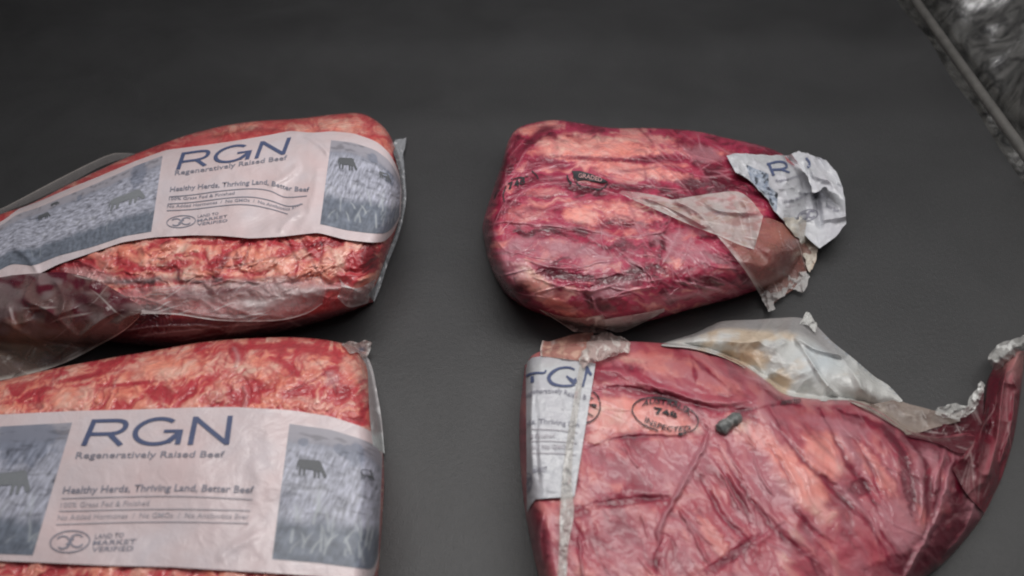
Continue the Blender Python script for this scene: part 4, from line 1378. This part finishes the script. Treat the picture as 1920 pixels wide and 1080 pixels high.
        z = np.maximum(z, minz) + lift + .0065 * crumple(X, Y, 40, seed + 66) + .0028 * crumple(X, Y, 16, seed + 67)
        for pts, w, h in folds:
            D, Tq = dist_poly(X, Y, curve(pts, 16))
            z += .001 * h * np.clip(1 - D / (2 * w), 0, 1) ** 1.3
        Vv = P(X, Y, z)
        F = grid_faces(nv, nu)
        o = link(name, mesh_from(name, Vv, F), LABEL_R); adopt(o, k.root)
        return dict(obj=o, bvh=bvh_of(Vv, F), cols=(s, Tt, Bb))
    L = crushed(cols, 180, 110, .014, .003, [([(1500, 360), (1540, 362), (1575, 390)], 6, 4), ([(1530, 365), (1534, 395), (1538, 420)], 5, -9), ([(1480, 300), (1500, 312)], 6, -8), ([(1545, 412), (1575, 408), (1586, 405)], 4, 5),
                                              ([(1470, 300), (1476, 340), (1500, 360)], 4, 3), ([(1440, 350), (1470, 372), (1500, 372)], 4, 3)], 5, 'crumpled_label')
    cols2 = [(0, (1484, 288), (1500, 312)), (.2, (1500, 284), (1516, 334)), (.45, (1522, 291), (1524, 362)), (.7, (1548, 300), (1548, 352)), (.88, (1568, 322), (1568, 362)), (1.0, (1580, 350), (1582, 376))]
    L2 = crushed(cols2, 110, 60, .022, .012, [([(1510, 300), (1530, 330), (1560, 340)], 5, 4), ([(1535, 298), (1550, 320), (1575, 350)], 5, -5)], 15, 'label_fold')
    # pieces of its print
    V2, F2 = merge([ribbon([(1441, 308), (1450, 330)], 5, 14, smooth=False), ribbon([(1437, 309), (1458, 304), (1471, 306), (1474, 314), (1464, 318), (1446, 319)], 4, 30), ribbon([(1462, 318), (1480, 324)], 3.5, 10, smooth=False)])
    decal(L, 'brand_lettering', V2, F2, INK_BLUE, .0006)
    V2, F2 = merge([ribbon([(1511, 297), (1517, 306), (1516, 315)], 4, 14), ribbon([(1480, 292), (1490, 305), (1497, 311)], 7, 14)])
    decal(L2, 'brand_lettering', V2, F2, INK_BLUE, .0006)
    text_path(L, 'tagline_lettering', 'Regeneratively', [(1454, 343), (1475, 339), (1500, 331)], (0, -6), INK_GREY, .0006, .01)
    text_path(L, 'slogan_lettering', 'Healthy Herds, Thr', [(1470, 382), (1490, 377), (1515, 365)], (0, -6), INK_GREY, .0006, .01)
    text_path(L, 'claim_lettering', '100% Grass Fed', [(1472, 391), (1500, 384)], (0, -4), INK_PALE, .0006, .01)
    text_path(L, 'slogan_lettering', 'Better Beef', [(1548, 388), (1572, 400)], (1, -7), INK_GREY, .0006, .01)
    loop_logo(L, 1514, 404, 19, 10, -12, 2.0, INK_GREY)

    def pp(poly_s, seed):
        s_, t_ = np.meshgrid(np.linspace(poly_s[0], poly_s[1], 60), np.linspace(poly_s[2], poly_s[3], 40))
        XX, YY = lab_px(L, s_, t_)
        q = fbm(XX / 11, YY / 9, 4, seed)
        C = np.stack([.34 + .3 * q, .38 + .3 * q, .46 + .3 * q], -1)
        dk = sstep(.0, .3, fbm(XX / 14, YY / 12, 3, seed + 3))
        C = C * (1 - .8 * dk[..., None])
        c4 = np.ones(C.shape[:2] + (4,)); c4[..., :3] = np.clip(C, .02, .8)
        decal(L, 'printed_photo', np.stack([XX.ravel(), YY.ravel()], 1), [tuple(f) for f in grid_faces(40, 60).tolist()], PHOTO, .0003, {'Print': c4.reshape(-1, 4)})
    pp((.14, .36, .42, .97), 3); pp((.36, .48, .66, .985), 8)

    # pale corner of film at the front
    film_grid(k, 'film_corner', bottom=[(1112, 612), (1140, 618), (1163, 623), (1200, 608), (1246, 584)], top=[(1116, 602), (1150, 596), (1200, 588), (1246, 578)], left=[(1112, 612), (1116, 602)], right=[(1246, 584), (1246, 578)], nu=70, nv=24, lift=.003,
              colfn=lambda X, Y, u, v: mixc(rgba(X, (.60, .52, .50), .5), (.70, .68, .66, .85), sstep(.3, .8, crumple(X, Y, 20, 81))), crump=(3, 20), seed=44, smooth=6)
    film_grid(k, 'film_corner', bottom=[(1076, 622), (1100, 624), (1132, 626)], top=[(1010, 580), (1050, 592), (1090, 596), (1130, 590)], left=[(1076, 622), (1050, 605), (1010, 580)], right=[(1132, 626), (1140, 608), (1130, 590)], nu=60, nv=40, lift=.003,
              colfn=lambda X, Y, u, v: mixc(rgba(X, (.50, .36, .34), .35), (.72, .62, .58, .8), np.clip(sstep(.35, .8, crumple(X, Y, 18, 91)) + (1 - sstep(0, .08, u)), 0, 1)), crump=(3.5, 18), seed=54, smooth=6)
    return k


# ================================================================== pack: lower right
def pack_d():
    k = Pack('reddish pack with narrow label strip round its left end and stained white flap behind', (1400, 1140),
             bottom=[(1040, 1190), (1150, 1215), (1300, 1225), (1450, 1215), (1580, 1175), (1680, 1110)],
             top=[(984, 690), (1000, 665), (1040, 652), (1110, 642), (1180, 640), (1250, 644), (1300, 650), (1350, 664), (1400, 688), (1440, 716), (1475, 740), (1540, 749), (1600, 752), (1650, 772), (1700, 806), (1760, 820), (1820, 815), (1868, 830)],
             left=[(1040, 1190), (1015, 1100), (998, 1030), (985, 960), (978, 900), (974, 830), (975, 770), (984, 690)],
             right=[(1680, 1110), (1750, 1072), (1810, 1012), (1850, 955), (1872, 895), (1868, 830)],
             nu=470, nv=320, H=0.066, a=0.20, bback=0.86, zb=0.45, aL=0.055, aR=0.16,
             hu=[(0, .95), (.3, 1), (.6, .95), (.8, .75), (1, .5)], mat=MEAT_D)
    X, Y, U, V = k.X, k.Y, k.U, k.V
    k.lumps(170, 3.0, 43, 1.2); k.lumps(70, 1.2, 45)
    a = math.radians(55)                                    # creases run down to the right
    wx = X + 24 * fbm(X / 60, Y / 60, 3, 46); wy = Y + 24 * fbm(X / 60, Y / 60, 3, 47)
    d1 = wx * math.cos(a) + wy * math.sin(a); d2 = -wx * math.sin(a) + wy * math.cos(a)
    n = fbm(d1 / 95, d2 / 34, 4, 48); n2 = fbm(d1 / 40, d2 / 11, 3, 49)
    k.fat = .10 + .42 * sstep(0, .4, n + .12 * n2)
    k.dark = .55 * sstep(-.02, .42, -n + .25 * n2 + .25 * fbm(X / 120, Y / 120, 2, 99))
    k.haze = .08 + .40 * sstep(-.1, .35, fbm(X / 80, Y / 60, 4, 50))
    for b_ in [(1150, 780, 60, 34, 5, .85), (1245, 790, 60, 26, 12, .8), (1120, 822, 22, 12, 0, .7), (1230, 680, 70, 18, 12, .6), (1330, 710, 60, 18, 25, .55), (1500, 900, 34, 80, -38, .95), (1555, 850, 40, 46, -25, .85), (1420, 820, 50, 24, 30, .6), (1840, 880, 26, 30, 0, .35),
               (1640, 880, 16, 60, -38, .6), (1340, 1010, 14, 50, -35, .6), (1180, 760, 80, 12, 5, .6)]:
        k.blob(*b_[:5], fat=b_[5], dark=-.7, haze=-.75, z=.8, seed=int(b_[0]))
    for b_ in [(1240, 870, 110, 40, 0, .45), (1180, 1010, 90, 60, 0, .30), (1570, 800, 60, 14, 15, .6), (1590, 850, 20, 40, -25, .55), (1680, 990, 40, 50, -20, .7), (1440, 900, 30, 70, -40, .5), (1740, 880, 24, 50, 10, .5), (1820, 960, 26, 20, 0, .7), (1300, 700, 60, 12, 20, .4), (1420, 960, 30, 60, -40, .4)]:
        k.blob(*b_[:5], haze=b_[5], fat=-.3, seed=int(b_[0]) + 2)
    for b_ in [(1610, 915, 22, 16, 0, .75), (1750, 830, 70, 16, 10, .7), (1780, 1000, 50, 34, -30, .75), (1690, 1060, 70, 20, -15, .65), (1700, 900, 10, 60, -10, .6), (1800, 920, 20, 50, 0, .6), (1180, 940, 70, 8, -6, .5), (1370, 1045, 60, 10, -36, .5),
               (1140, 700, 60, 14, -10, .5), (1200, 735, 60, 7, 8, .4), (1085, 960, 20, 12, 0, .5), (1010, 1010, 16, 60, -10, .45)]:
        k.blob(*b_[:5], dark=b_[5], fat=-.7, haze=-.7, z=-.8, seed=int(b_[0]) + 7)
    k.blob(1840, 875, 22, 26, 0, fat=.2, dark=-.95, haze=-.95)
    G = [([(1100, 735), (1160, 726), (1240, 741), (1335, 765), (1410, 767), (1470, 752)], 6, .85), ([(1440, 765), (1485, 840), (1550, 905), (1590, 945), (1640, 1000), (1670, 1060)], 5, 1.0), ([(1535, 765), (1570, 830), (1590, 870), (1630, 925), (1660, 990)], 5.5, 1.0),
         ([(1345, 835), (1370, 880), (1410, 940), (1460, 1000), (1510, 1040), (1545, 1100)], 5, 1.0), ([(1300, 870), (1355, 970), (1385, 1000), (1420, 1060)], 4, .6), ([(1095, 842), (1150, 822), (1210, 818), (1285, 820)], 4, .6), ([(1080, 955), (1160, 930), (1250, 936)], 7, .3),
         ([(1310, 1075), (1390, 1030), (1450, 985)], 8, .35), ([(1565, 765), (1635, 792), (1680, 832), (1705, 880), (1715, 940)], 7, .8), ([(1700, 820), (1735, 870), (1740, 930), (1735, 1000)], 6, .6), ([(1340, 860), (1365, 900), (1400, 960), (1410, 1010)], 3.5, .5),
         ([(1630, 960), (1660, 1010), (1690, 1050)], 4, .6), ([(1245, 1010), (1230, 1050), (1232, 1085)], 5, .7), ([(1440, 830), (1470, 880), (1500, 940)], 3, .4), ([(1600, 820), (1630, 870), (1650, 930), (1665, 960)], 3.5, .45), ([(1780, 860), (1800, 900), (1790, 960)], 5, .55),
         ([(1285, 655), (1320, 690), (1360, 722)], 4, .55), ([(1300, 680), (1302, 700), (1304, 718)], 5, .4), ([(1180, 690), (1220, 720), (1300, 745)], 8, .5), ([(1420, 720), (1460, 748), (1500, 760)], 5, .5), ([(1760, 850), (1765, 900), (1755, 960), (1735, 1030)], 5, .55),
         ([(1072, 960), (1082, 1000), (1090, 1060)], 6, .6), ([(1480, 940), (1520, 990), (1560, 1020)], 3, .35)]
    for pts, w, d in G:
        k.stroke(pts, w * 1.35, z=-.7, dark=d * .72, fat=-.6, haze=-.8, ends=.5)
        p2 = np.asarray(pts, float) + [w * 2.6, -w * 1.2]
        k.stroke(p2, w * 1.4, z=.9, haze=.18, ends=.35)
    R = [([(1330, 806), (1318, 840), (1290, 890), (1262, 940), (1240, 985), (1232, 1030)], 7, 3.2, .85), ([(1120, 690), (1180, 705), (1260, 735), (1330, 752), (1420, 750)], 8, 2.4, .25), ([(1270, 650), (1340, 690), (1400, 735)], 5, 2.0, .3),
         ([(1790, 850), (1770, 920), (1745, 990), (1715, 1050), (1690, 1090)], 9, 2.8, .7), ([(1775, 830), (1760, 880), (1750, 930)], 6, 2, .4), ([(1410, 850), (1425, 890), (1450, 930)], 3, 1.6, .35), ([(1270, 950), (1300, 1000), (1330, 1060)], 4, 1.6, .3), ([(1085, 1000), (1090, 1050), (1095, 1090)], 4, 2.2, .75),
         ([(1020, 960), (1012, 1010), (1020, 1060)], 4, 1.6, .4), ([(1830, 930), (1810, 990), (1770, 1040)], 5, 1.8, .4), ([(1350, 880), (1375, 930), (1390, 960)], 2.5, 1.6, .4), ([(1170, 830), (1185, 860), (1200, 880)], 3, 1.2, .35), ([(1200, 960), (1210, 985), (1215, 1010)], 3, 1.2, .3), ([(1720, 880), (1730, 930), (1725, 980)], 4, 1.6, .45)]
    for pts, w, h, hz in R:
        k.stroke(pts, w, z=h, haze=hz, dark=-.5, sharp=1.4)
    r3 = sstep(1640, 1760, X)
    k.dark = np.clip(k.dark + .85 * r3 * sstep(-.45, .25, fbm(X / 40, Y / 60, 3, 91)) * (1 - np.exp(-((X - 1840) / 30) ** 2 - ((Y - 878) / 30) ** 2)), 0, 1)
    n3 = fbm(d1 / 34, d2 / 8, 3, 31)
    k.fat = np.clip(k.fat * (1 + .2 * n3), 0, 1); k.dark = np.clip(k.dark - .12 * n3 * (k.dark > .05), 0, 1)
    st = crumple(d1 * .55, d2 * 1.5, 40, 61, 6)
    fine = np.maximum(pleats(X, Y, 70, 82, (1260, 770, 1760, 1100), (40, 170), (1.4, 4), (52, 9)), pleats(X, Y, 26, 86, (1080, 820, 1300, 1090), (25, 80), (1.4, 3.2), (66, 14)))
    fine = np.maximum(fine, pleats(X, Y, 20, 88, (1120, 650, 1440, 760), (40, 140), (1.4, 4), (26, 10)))
    k.haze = np.clip(k.haze + .40 * fine, 0, 1); k.dz += .0007 * fine
    dk = np.maximum(pleats(X, Y, 16, 182, (1300, 780, 1760, 1090), (140, 300), (2.5, 6), (53, 5), .2), pleats(X, Y, 26, 186, (1690, 800, 1880, 1060), (40, 130), (3, 8), (75, 25)))
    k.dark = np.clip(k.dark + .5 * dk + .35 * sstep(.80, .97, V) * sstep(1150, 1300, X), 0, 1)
    k.dz += .0008 * st + .0010 * crumple(X, Y, 20, 63) * r3 + .0012 * n
    k.haze = np.clip(k.haze + .25 * sstep(.6, 1.1, st), 0, 1)
    label = [(984, 700), (995, 672), (1020, 664), (1060, 670), (1117, 680), (1110, 720), (1100, 760), (1090, 820), (1080, 900), (1077, 932), (1000, 940), (985, 960), (970, 900)]
    calm = blur(inside(X, Y, label).astype(float), 4)
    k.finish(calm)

    cols = [(0, (986, 694), (988, 962)), (.06, (989, 678), (996, 946)), (.15, (998, 670), (1004, 936)), (.35, (1024, 667), (1024, 934)), (.55, (1052, 672), (1042, 933)), (.75, (1085, 677), (1060, 932)), (1.0, (1117, 681), (1077, 931))]
    L = label_sheet(k, 'label', cols, 130, 200, LABEL_R, .0022, (1.0, 42), 19, folds=[([(1000, 700), (996, 800), (1000, 920)], 4, 1.6), ([(1020, 670), (1015, 690), (1050, 685)], 7, 1.2), ([(1008, 760), (1006, 830), (1012, 920)], 4, -1.2)])
    V2, F2 = merge([ribbon([(981, 726), (984, 712), (992, 703), (1006, 700), (1020, 700), (1024, 695)], [4, 5, 4, 4, 4, 3], 30), ribbon([(999, 706), (999, 718)], 6, 8, smooth=False),
                    ribbon([(1078, 694), (1066, 690), (1048, 692), (1035, 700), (1029, 710), (1036, 720), (1052, 724), (1068, 724), (1078, 721)], [3, 4, 4, 6, 7, 6, 4, 4, 5], 60), ribbon([(1062, 706), (1075, 716), (1082, 713)], [3, 7, 9], 14),
                    ribbon([(1093, 726), (1099, 700), (1101, 690)], [4, 4, 5], 14), ribbon([(1100, 688), (1104, 698), (1109, 704)], [5, 6, 5], 12)])
    decal(L, 'brand_lettering', V2, F2, INK_BLUE, .0006)
    text_path(L, 'tagline_lettering', 'Regeneratively Raised B', [(984, 750), (1000, 739), (1025, 738), (1050, 738), (1075, 746), (1099, 750)], (1, -9), INK_GREY, .0006, .01)
    text_path(L, 'slogan_lettering', 'rds, Thriving Lan', [(984, 800), (1006, 795), (1040, 796), (1086, 802)], (0, -9), INK_GREY, .0006, .01)
    text_path(L, 'claim_lettering', '& Finished', [(994, 823), (1040, 821)], (0, -8), INK_PALE, .0006, .008)
    text_path(L, 'claim_lettering', 'ns / No GMOs', [(996, 843), (1030, 843), (1066, 843)], (0, -9), INK_PALE, .0006, .008)
    text_path(L, 'badge_lettering', 'MARKET', [(1000, 888), (1026, 885)], (0, -10), INK_GREY, .0006, .008)
    loop_logo(L, 990, 905, 7, 18, 8, 2, INK_GREY)
    V2, F2 = merge([ribbon([(996, 805), (1040, 807), (1084, 812)], 1.6, 30), ribbon([(996, 828), (1040, 828), (1082, 832)], 1.6, 30), ribbon([(998, 850), (1040, 851), (1080, 854)], 1.6, 30)])
    decal(L, 'rule_lines', V2, F2, INK_PALE, .0005)

    # welded strip that runs over the label and down the meat
    def weld(X, Y, u, v):
        C = rgba(X, (.60, .57, .54), .55)
        C = mixc(C, (.70, .68, .66, .9), sstep(.3, .75, crumple(X * 1.5, Y * .6, 14, 5)))
        return mixc(C, (.60, .45, .43, .6), sstep(.2, .5, fbm(X / 14, Y / 30, 3, 4)) * .6)
    film_grid(k, 'bag_weld', bottom=[(1044, 1130), (1046, 1080), (1049, 1020), (1050, 960), (1054, 900), (1062, 830), (1074, 760), (1084, 700), (1088, 684)], top=[(1058, 1130), (1062, 1080), (1066, 1020), (1076, 960), (1072, 900), (1076, 830), (1086, 760), (1094, 700), (1098, 684)],
              left=[(1044, 1130), (1058, 1130)], right=[(1088, 684), (1098, 684)], nu=240, nv=16, lift=.0035, colfn=weld, crump=(2.4, 12), seed=3, smooth=3)

    # oval inspection stamp and its neighbours
    S = dict(bvh=k.bvh_d, obj=k.body)
    parts = [outline_oval(1247, 781, 63, 31, 14, 2.4, 95, 285, 60), outline_oval(1247, 781, 63, 31, 14, 2.0, -60, 60, 40)]
    Vv, F = merge(parts)
    decal(S, 'inspection_stamp', Vv, F, INK_BLACK, .0012)
    text_path(S, 'stamp_lettering', 'AUSTRALIA', [(1203, 764), (1225, 759), (1255, 762), (1280, 772), (1292, 782)], (3, -10), INK_BLACK, .0012, .012)
    text_path(S, 'stamp_lettering', '748', [(1228, 776), (1248, 780), (1270, 786)], (-2, -11), INK_BLACK, .0012, .03)
    text_path(S, 'stamp_lettering', 'INSPECTED', [(1208, 792), (1228, 803), (1258, 811), (1292, 809)], (3, -10), INK_BLACK, .0012, .012)
    Vv, F = merge([outline_oval(1100, 764, 25, 30, 10, 2.4, -75, 80, 40), ribbon([(1098, 742), (1112, 750)], 2, 8), ribbon([(1100, 758), (1118, 762)], 3, 8), ribbon([(1098, 774), (1112, 782)], 2, 8)])
    decal(S, 'inspection_stamp', Vv, F, INK_BLACK, .0012)
    text_path(S, 'stamp_lettering', 'INSPECTED', [(1462, 762), (1500, 758)], (2, -8), INK_BLACK, .0012, .01)

    # grey clip
    H0 = sheet_z(k, np.array([[1352.0, 1386.0]]), np.array([[802.0, 776.0]]), 0)[0]
    p0 = P(np.array([1350.0, 1388.0]), np.array([803.0, 775.0]), H0 + .004)
    path = np.linspace(p0[0], p0[1], 26) + [0, 0, -.0042]
    tt = np.linspace(0, 1, 26)
    path[:, 2] += .002 * np.sin(tt * math.pi)
    r = .0046 * (1 - .1 * tt) * np.clip(np.sin(np.clip(tt, 0.03, .97) * math.pi) * 5, .6, 1)
    Vv, F = tube(path, r, 14)
    Vv = Vv + .0008 * np.stack([pnoise(Vv[:, 0] * 300, Vv[:, 1] * 300, s_) for s_ in (1, 2, 3)], 1)
    mm, nt, b = new_mat('grey_clip')
    nz = noise_tex(nt, 200, 3, .6)
    nt.links.new(ramp(nt, nz, [(.3, (.07, .075, .075)), (.5, (.15, .155, .15)), (.72, (.34, .34, .33))]), b.inputs['Base Color'])
    b.inputs['Roughness'].default_value = .4
    nt.links.new(bump(nt, nz, .5, .002), b.inputs['Normal'])
    o = link('bag_clip', mesh_from('bag_clip', Vv, F), mm); adopt(o, k.root)
    o['label'] = 'rolled grey plastic clip'

    # stained white flap behind
    def flap(X, Y, u, v):
        C = rgba(X, (.60, .60, .58), .88)
        C = mixc(C, (.58, .44, .30, .92), sstep(-.05, .35, fbm(X / 60, Y / 36, 3, 71) - .004 * (np.abs(X - 1400) - 90)) * .75)
        C = mixc(C, (.50, .29, .16, .92), np.exp(-((X - 1405) / 26) ** 2 - ((Y - 668) / 14) ** 2) * .65)
        C = mixc(C, (.58, .63, .66, .95), np.exp(-((X - 1540) / 46) ** 2 - ((Y - 672) / 34) ** 2) * .9)
        C = mixc(C, (.44, .42, .42, .45), sstep(.72, .86, v) * (1 - sstep(.62, .8, u)) * .9)
        C = mixc(C, (.26, .30, .36, .95), (np.exp(-((Y - (622 + (X - 1535) * .78)) / 6) ** 2) * sstep(1530, 1545, X) * sstep(0, .25, fbm(X / 7, Y / 5, 2, 8))) * .6)
        C = mixc(C, (.35, .38, .46, .95), np.exp(-((X - 1450) / 34) ** 2 - ((Y - 648 + (X - 1450) * .4) / 4) ** 2) * sstep(-.1, .2, fbm(X / 5, Y / 4, 2, 18)) * .5)
        return C
    film_grid(k, 'stained_flap', bottom=[(1240, 648), (1300, 655), (1350, 668), (1400, 692), (1440, 720), (1475, 744), (1540, 752), (1600, 752), (1650, 760), (1692, 753)],
              top=[(1240, 644), (1300, 626), (1330, 612), (1358, 602), (1420, 599), (1490, 595), (1516, 602), (1532, 612), (1560, 640), (1600, 672), (1640, 706), (1665, 722), (1692, 750)],
              left=[(1240, 648), (1240, 644)], right=[(1692, 753), (1692, 750)], nu=190, nv=90, lift=lambda u, v: .004 + .016 * np.sin(np.clip(v, 0, 1) * math.pi) * sstep(0, .15, u) * sstep(0, .2, 1 - u), colfn=flap, crump=(8.0, 42), seed=25, smooth=24,
              folds=[([(1485, 625), (1510, 660), (1545, 715), (1580, 750)], 4, 4), ([(1490, 630), (1530, 655), (1590, 668)], 5, 6), ([(1400, 620), (1440, 650), (1480, 640)], 8, 4), ([(1350, 640), (1420, 640), (1490, 612)], 7, 4), ([(1560, 650), (1600, 700), (1620, 740)], 6, 4)])
    film_grid(k, 'flap_frill', bottom=[(1500, 606), (1514, 612), (1530, 622)], top=[(1506, 596), (1512, 586), (1520, 590), (1532, 606)], left=[(1500, 606), (1506, 596)], right=[(1530, 622), (1532, 606)], nu=30, nv=20, lift=.012,
              colfn=lambda X, Y, u, v: rgba(X, (.62, .62, .60), .7), crump=(4, 9), seed=2, rag=5, smooth=3)

    # brownish clear film between flap and tail
    def brown(X, Y, u, v):
        C = rgba(X, (.36, .29, .25), .62)
        C = mixc(C, (.20, .14, .12, .7), sstep(0, .4, fbm(X / 40, Y / 18, 3, 5)) * .7)
        C = mixc(C, (.66, .58, .52, .8), sstep(.5, .9, crumple(X, Y * 1.6, 34, 15)) * .6)
        return mixc(C, (.72, .70, .68, .9), np.exp(-((Y - (700 + (X - 1640) * .55)) / 4) ** 2) * .7)
    film_grid(k, 'clear_film', bottom=[(1590, 752), (1640, 776), (1690, 806), (1706, 815), (1760, 800), (1800, 790)], top=[(1622, 718), (1650, 726), (1690, 752), (1730, 764), (1770, 774), (1800, 776)],
              left=[(1590, 752), (1605, 735), (1622, 718)], right=[(1800, 790), (1800, 776)], nu=110, nv=34, lift=.006, colfn=brown, crump=(3.4, 30), seed=35, smooth=10)

    # twisted tail of the bag at the right
    def tail(X, Y, u, v):
        C = rgba(X, (.17, .02, .035), .88)
        C = mixc(C, (.34, .10, .12, .85), np.exp(-((v - .40) / .12) ** 2) * .8)
        C = mixc(C, (.06, .006, .013, .94), np.exp(-((v - .78) / .16) ** 2) * .8)
        C = mixc(C, (.52, .26, .24, .85), sstep(.75, 1, u) * .7)
        return mixc(C, (.58, .40, .40, .8), pleats(X, Y, 24, 19, (1800, 660, 1920, 940), (30, 110), (1.2, 3), (105, 14)) * .6)
    film_grid(k, 'bag_twist', bottom=[(1845, 962), (1868, 918), (1884, 880), (1900, 825), (1911, 760), (1918, 700), (1922, 658)], top=[(1786, 880), (1812, 845), (1838, 800), (1846, 750), (1852, 712), (1868, 684), (1895, 655)],
              left=[(1845, 962), (1812, 925), (1786, 880)], right=[(1922, 658), (1895, 655)], nu=130, nv=56, lift=lambda u, v: .0015 + .013 * np.sqrt(np.clip(np.sin(v * math.pi), 0, 1)) * sstep(0, .55, u), colfn=tail, folds=[([(1850, 900), (1870, 820), (1878, 740), (1890, 680)], 5, 6), ([(1830, 880), (1848, 810), (1858, 750)], 4, 5), ([(1870, 880), (1895, 800), (1902, 730)], 4, 4)], crump=(6, 34), seed=45, smooth=14)

    film_grid(k, 'loose_film', bottom=[(1700, 818), (1760, 832), (1800, 850), (1830, 840)], top=[(1770, 780), (1800, 772), (1825, 752), (1845, 722)], left=[(1700, 818), (1735, 800), (1770, 780)], right=[(1830, 840), (1842, 790), (1845, 722)], nu=70, nv=50, lift=.004,
              colfn=lambda X, Y, u, v: mixc(rgba(X, (.11, .02, .03), .72), (.55, .45, .44, .75), pleats(X, Y, 22, 29, (1710, 720, 1850, 850), (30, 90), (1., 2.6), (50, 18)) * .8), crump=(4, 30), seed=95, smooth=10)

    def frill(X, Y, u, v):
        C = rgba(X, (.55, .54, .52), .45)
        return mixc(C, (.76, .76, .74, .9), sstep(.35, .75, crumple(X, Y, 11, 21)))
    film_grid(k, 'bag_frill', bottom=[(1752, 776), (1775, 782), (1800, 786), (1825, 770), (1840, 745), (1848, 722)], top=[(1758, 766), (1785, 756), (1808, 760), (1822, 745), (1832, 728), (1840, 715)],
              left=[(1752, 776), (1758, 766)], right=[(1848, 722), (1840, 715)], nu=90, nv=24, lift=.012, colfn=frill, crump=(5, 11), seed=55, rag=5, smooth=6)
    film_grid(k, 'bag_frill', bottom=[(1856, 686), (1868, 692), (1885, 684), (1905, 668), (1926, 650)], top=[(1858, 660), (1872, 644), (1890, 640), (1905, 634), (1926, 628)], left=[(1856, 686), (1853, 672), (1858, 660)], right=[(1926, 650), (1926, 628)], nu=60, nv=36,
              lift=lambda u, v: .012 + .012 * np.sin(v * math.pi), colfn=frill, crump=(5, 13), seed=65, rag=5, smooth=6)
    # knotted film at the back left
    film_grid(k, 'film_knot', bottom=[(1094, 690), (1104, 682), (1125, 676), (1150, 668), (1178, 662)], top=[(1088, 664), (1100, 640), (1120, 626), (1150, 626), (1178, 640)], left=[(1094, 690), (1086, 678), (1088, 664)], right=[(1178, 662), (1182, 650), (1178, 640)], nu=80, nv=50,
              lift=lambda u, v: .005 + .010 * np.sin(v * math.pi) * np.sin(np.clip(u, 0, 1) * math.pi), colfn=lambda X, Y, u, v: mixc(rgba(X, (.58, .46, .43), .62), (.76, .70, .66, .9), sstep(.3, .7, crumple(X, Y, 12, 23))), crump=(5, 13), seed=75, rag=5, smooth=6)
    film_grid(k, 'film_fold', bottom=[(1014, 668), (1050, 672), (1090, 676), (1110, 668)], top=[(1017, 638), (1030, 640), (1050, 634), (1080, 626), (1112, 622)], left=[(1014, 668), (1013, 655), (1017, 638)], right=[(1110, 668), (1114, 645), (1112, 622)], nu=80, nv=40,
              lift=lambda u, v: .003 + .004 * np.sin(v * math.pi), colfn=lambda X, Y, u, v: mixc(mixc(rgba(X, (.50, .25, .21), .75), (.70, .44, .35, .85), sstep(0, .4, fbm(X / 24, Y / 16, 2, 5))), (.72, .64, .60, .85), np.clip(sstep(.5, .9, crumple(X, Y, 18, 33)) * .7 + (1 - sstep(0, .05, u)), 0, 1)), crump=(3.5, 20), seed=85, smooth=6)
    return k


pack_a()
pack_b()
pack_c()
pack_d()
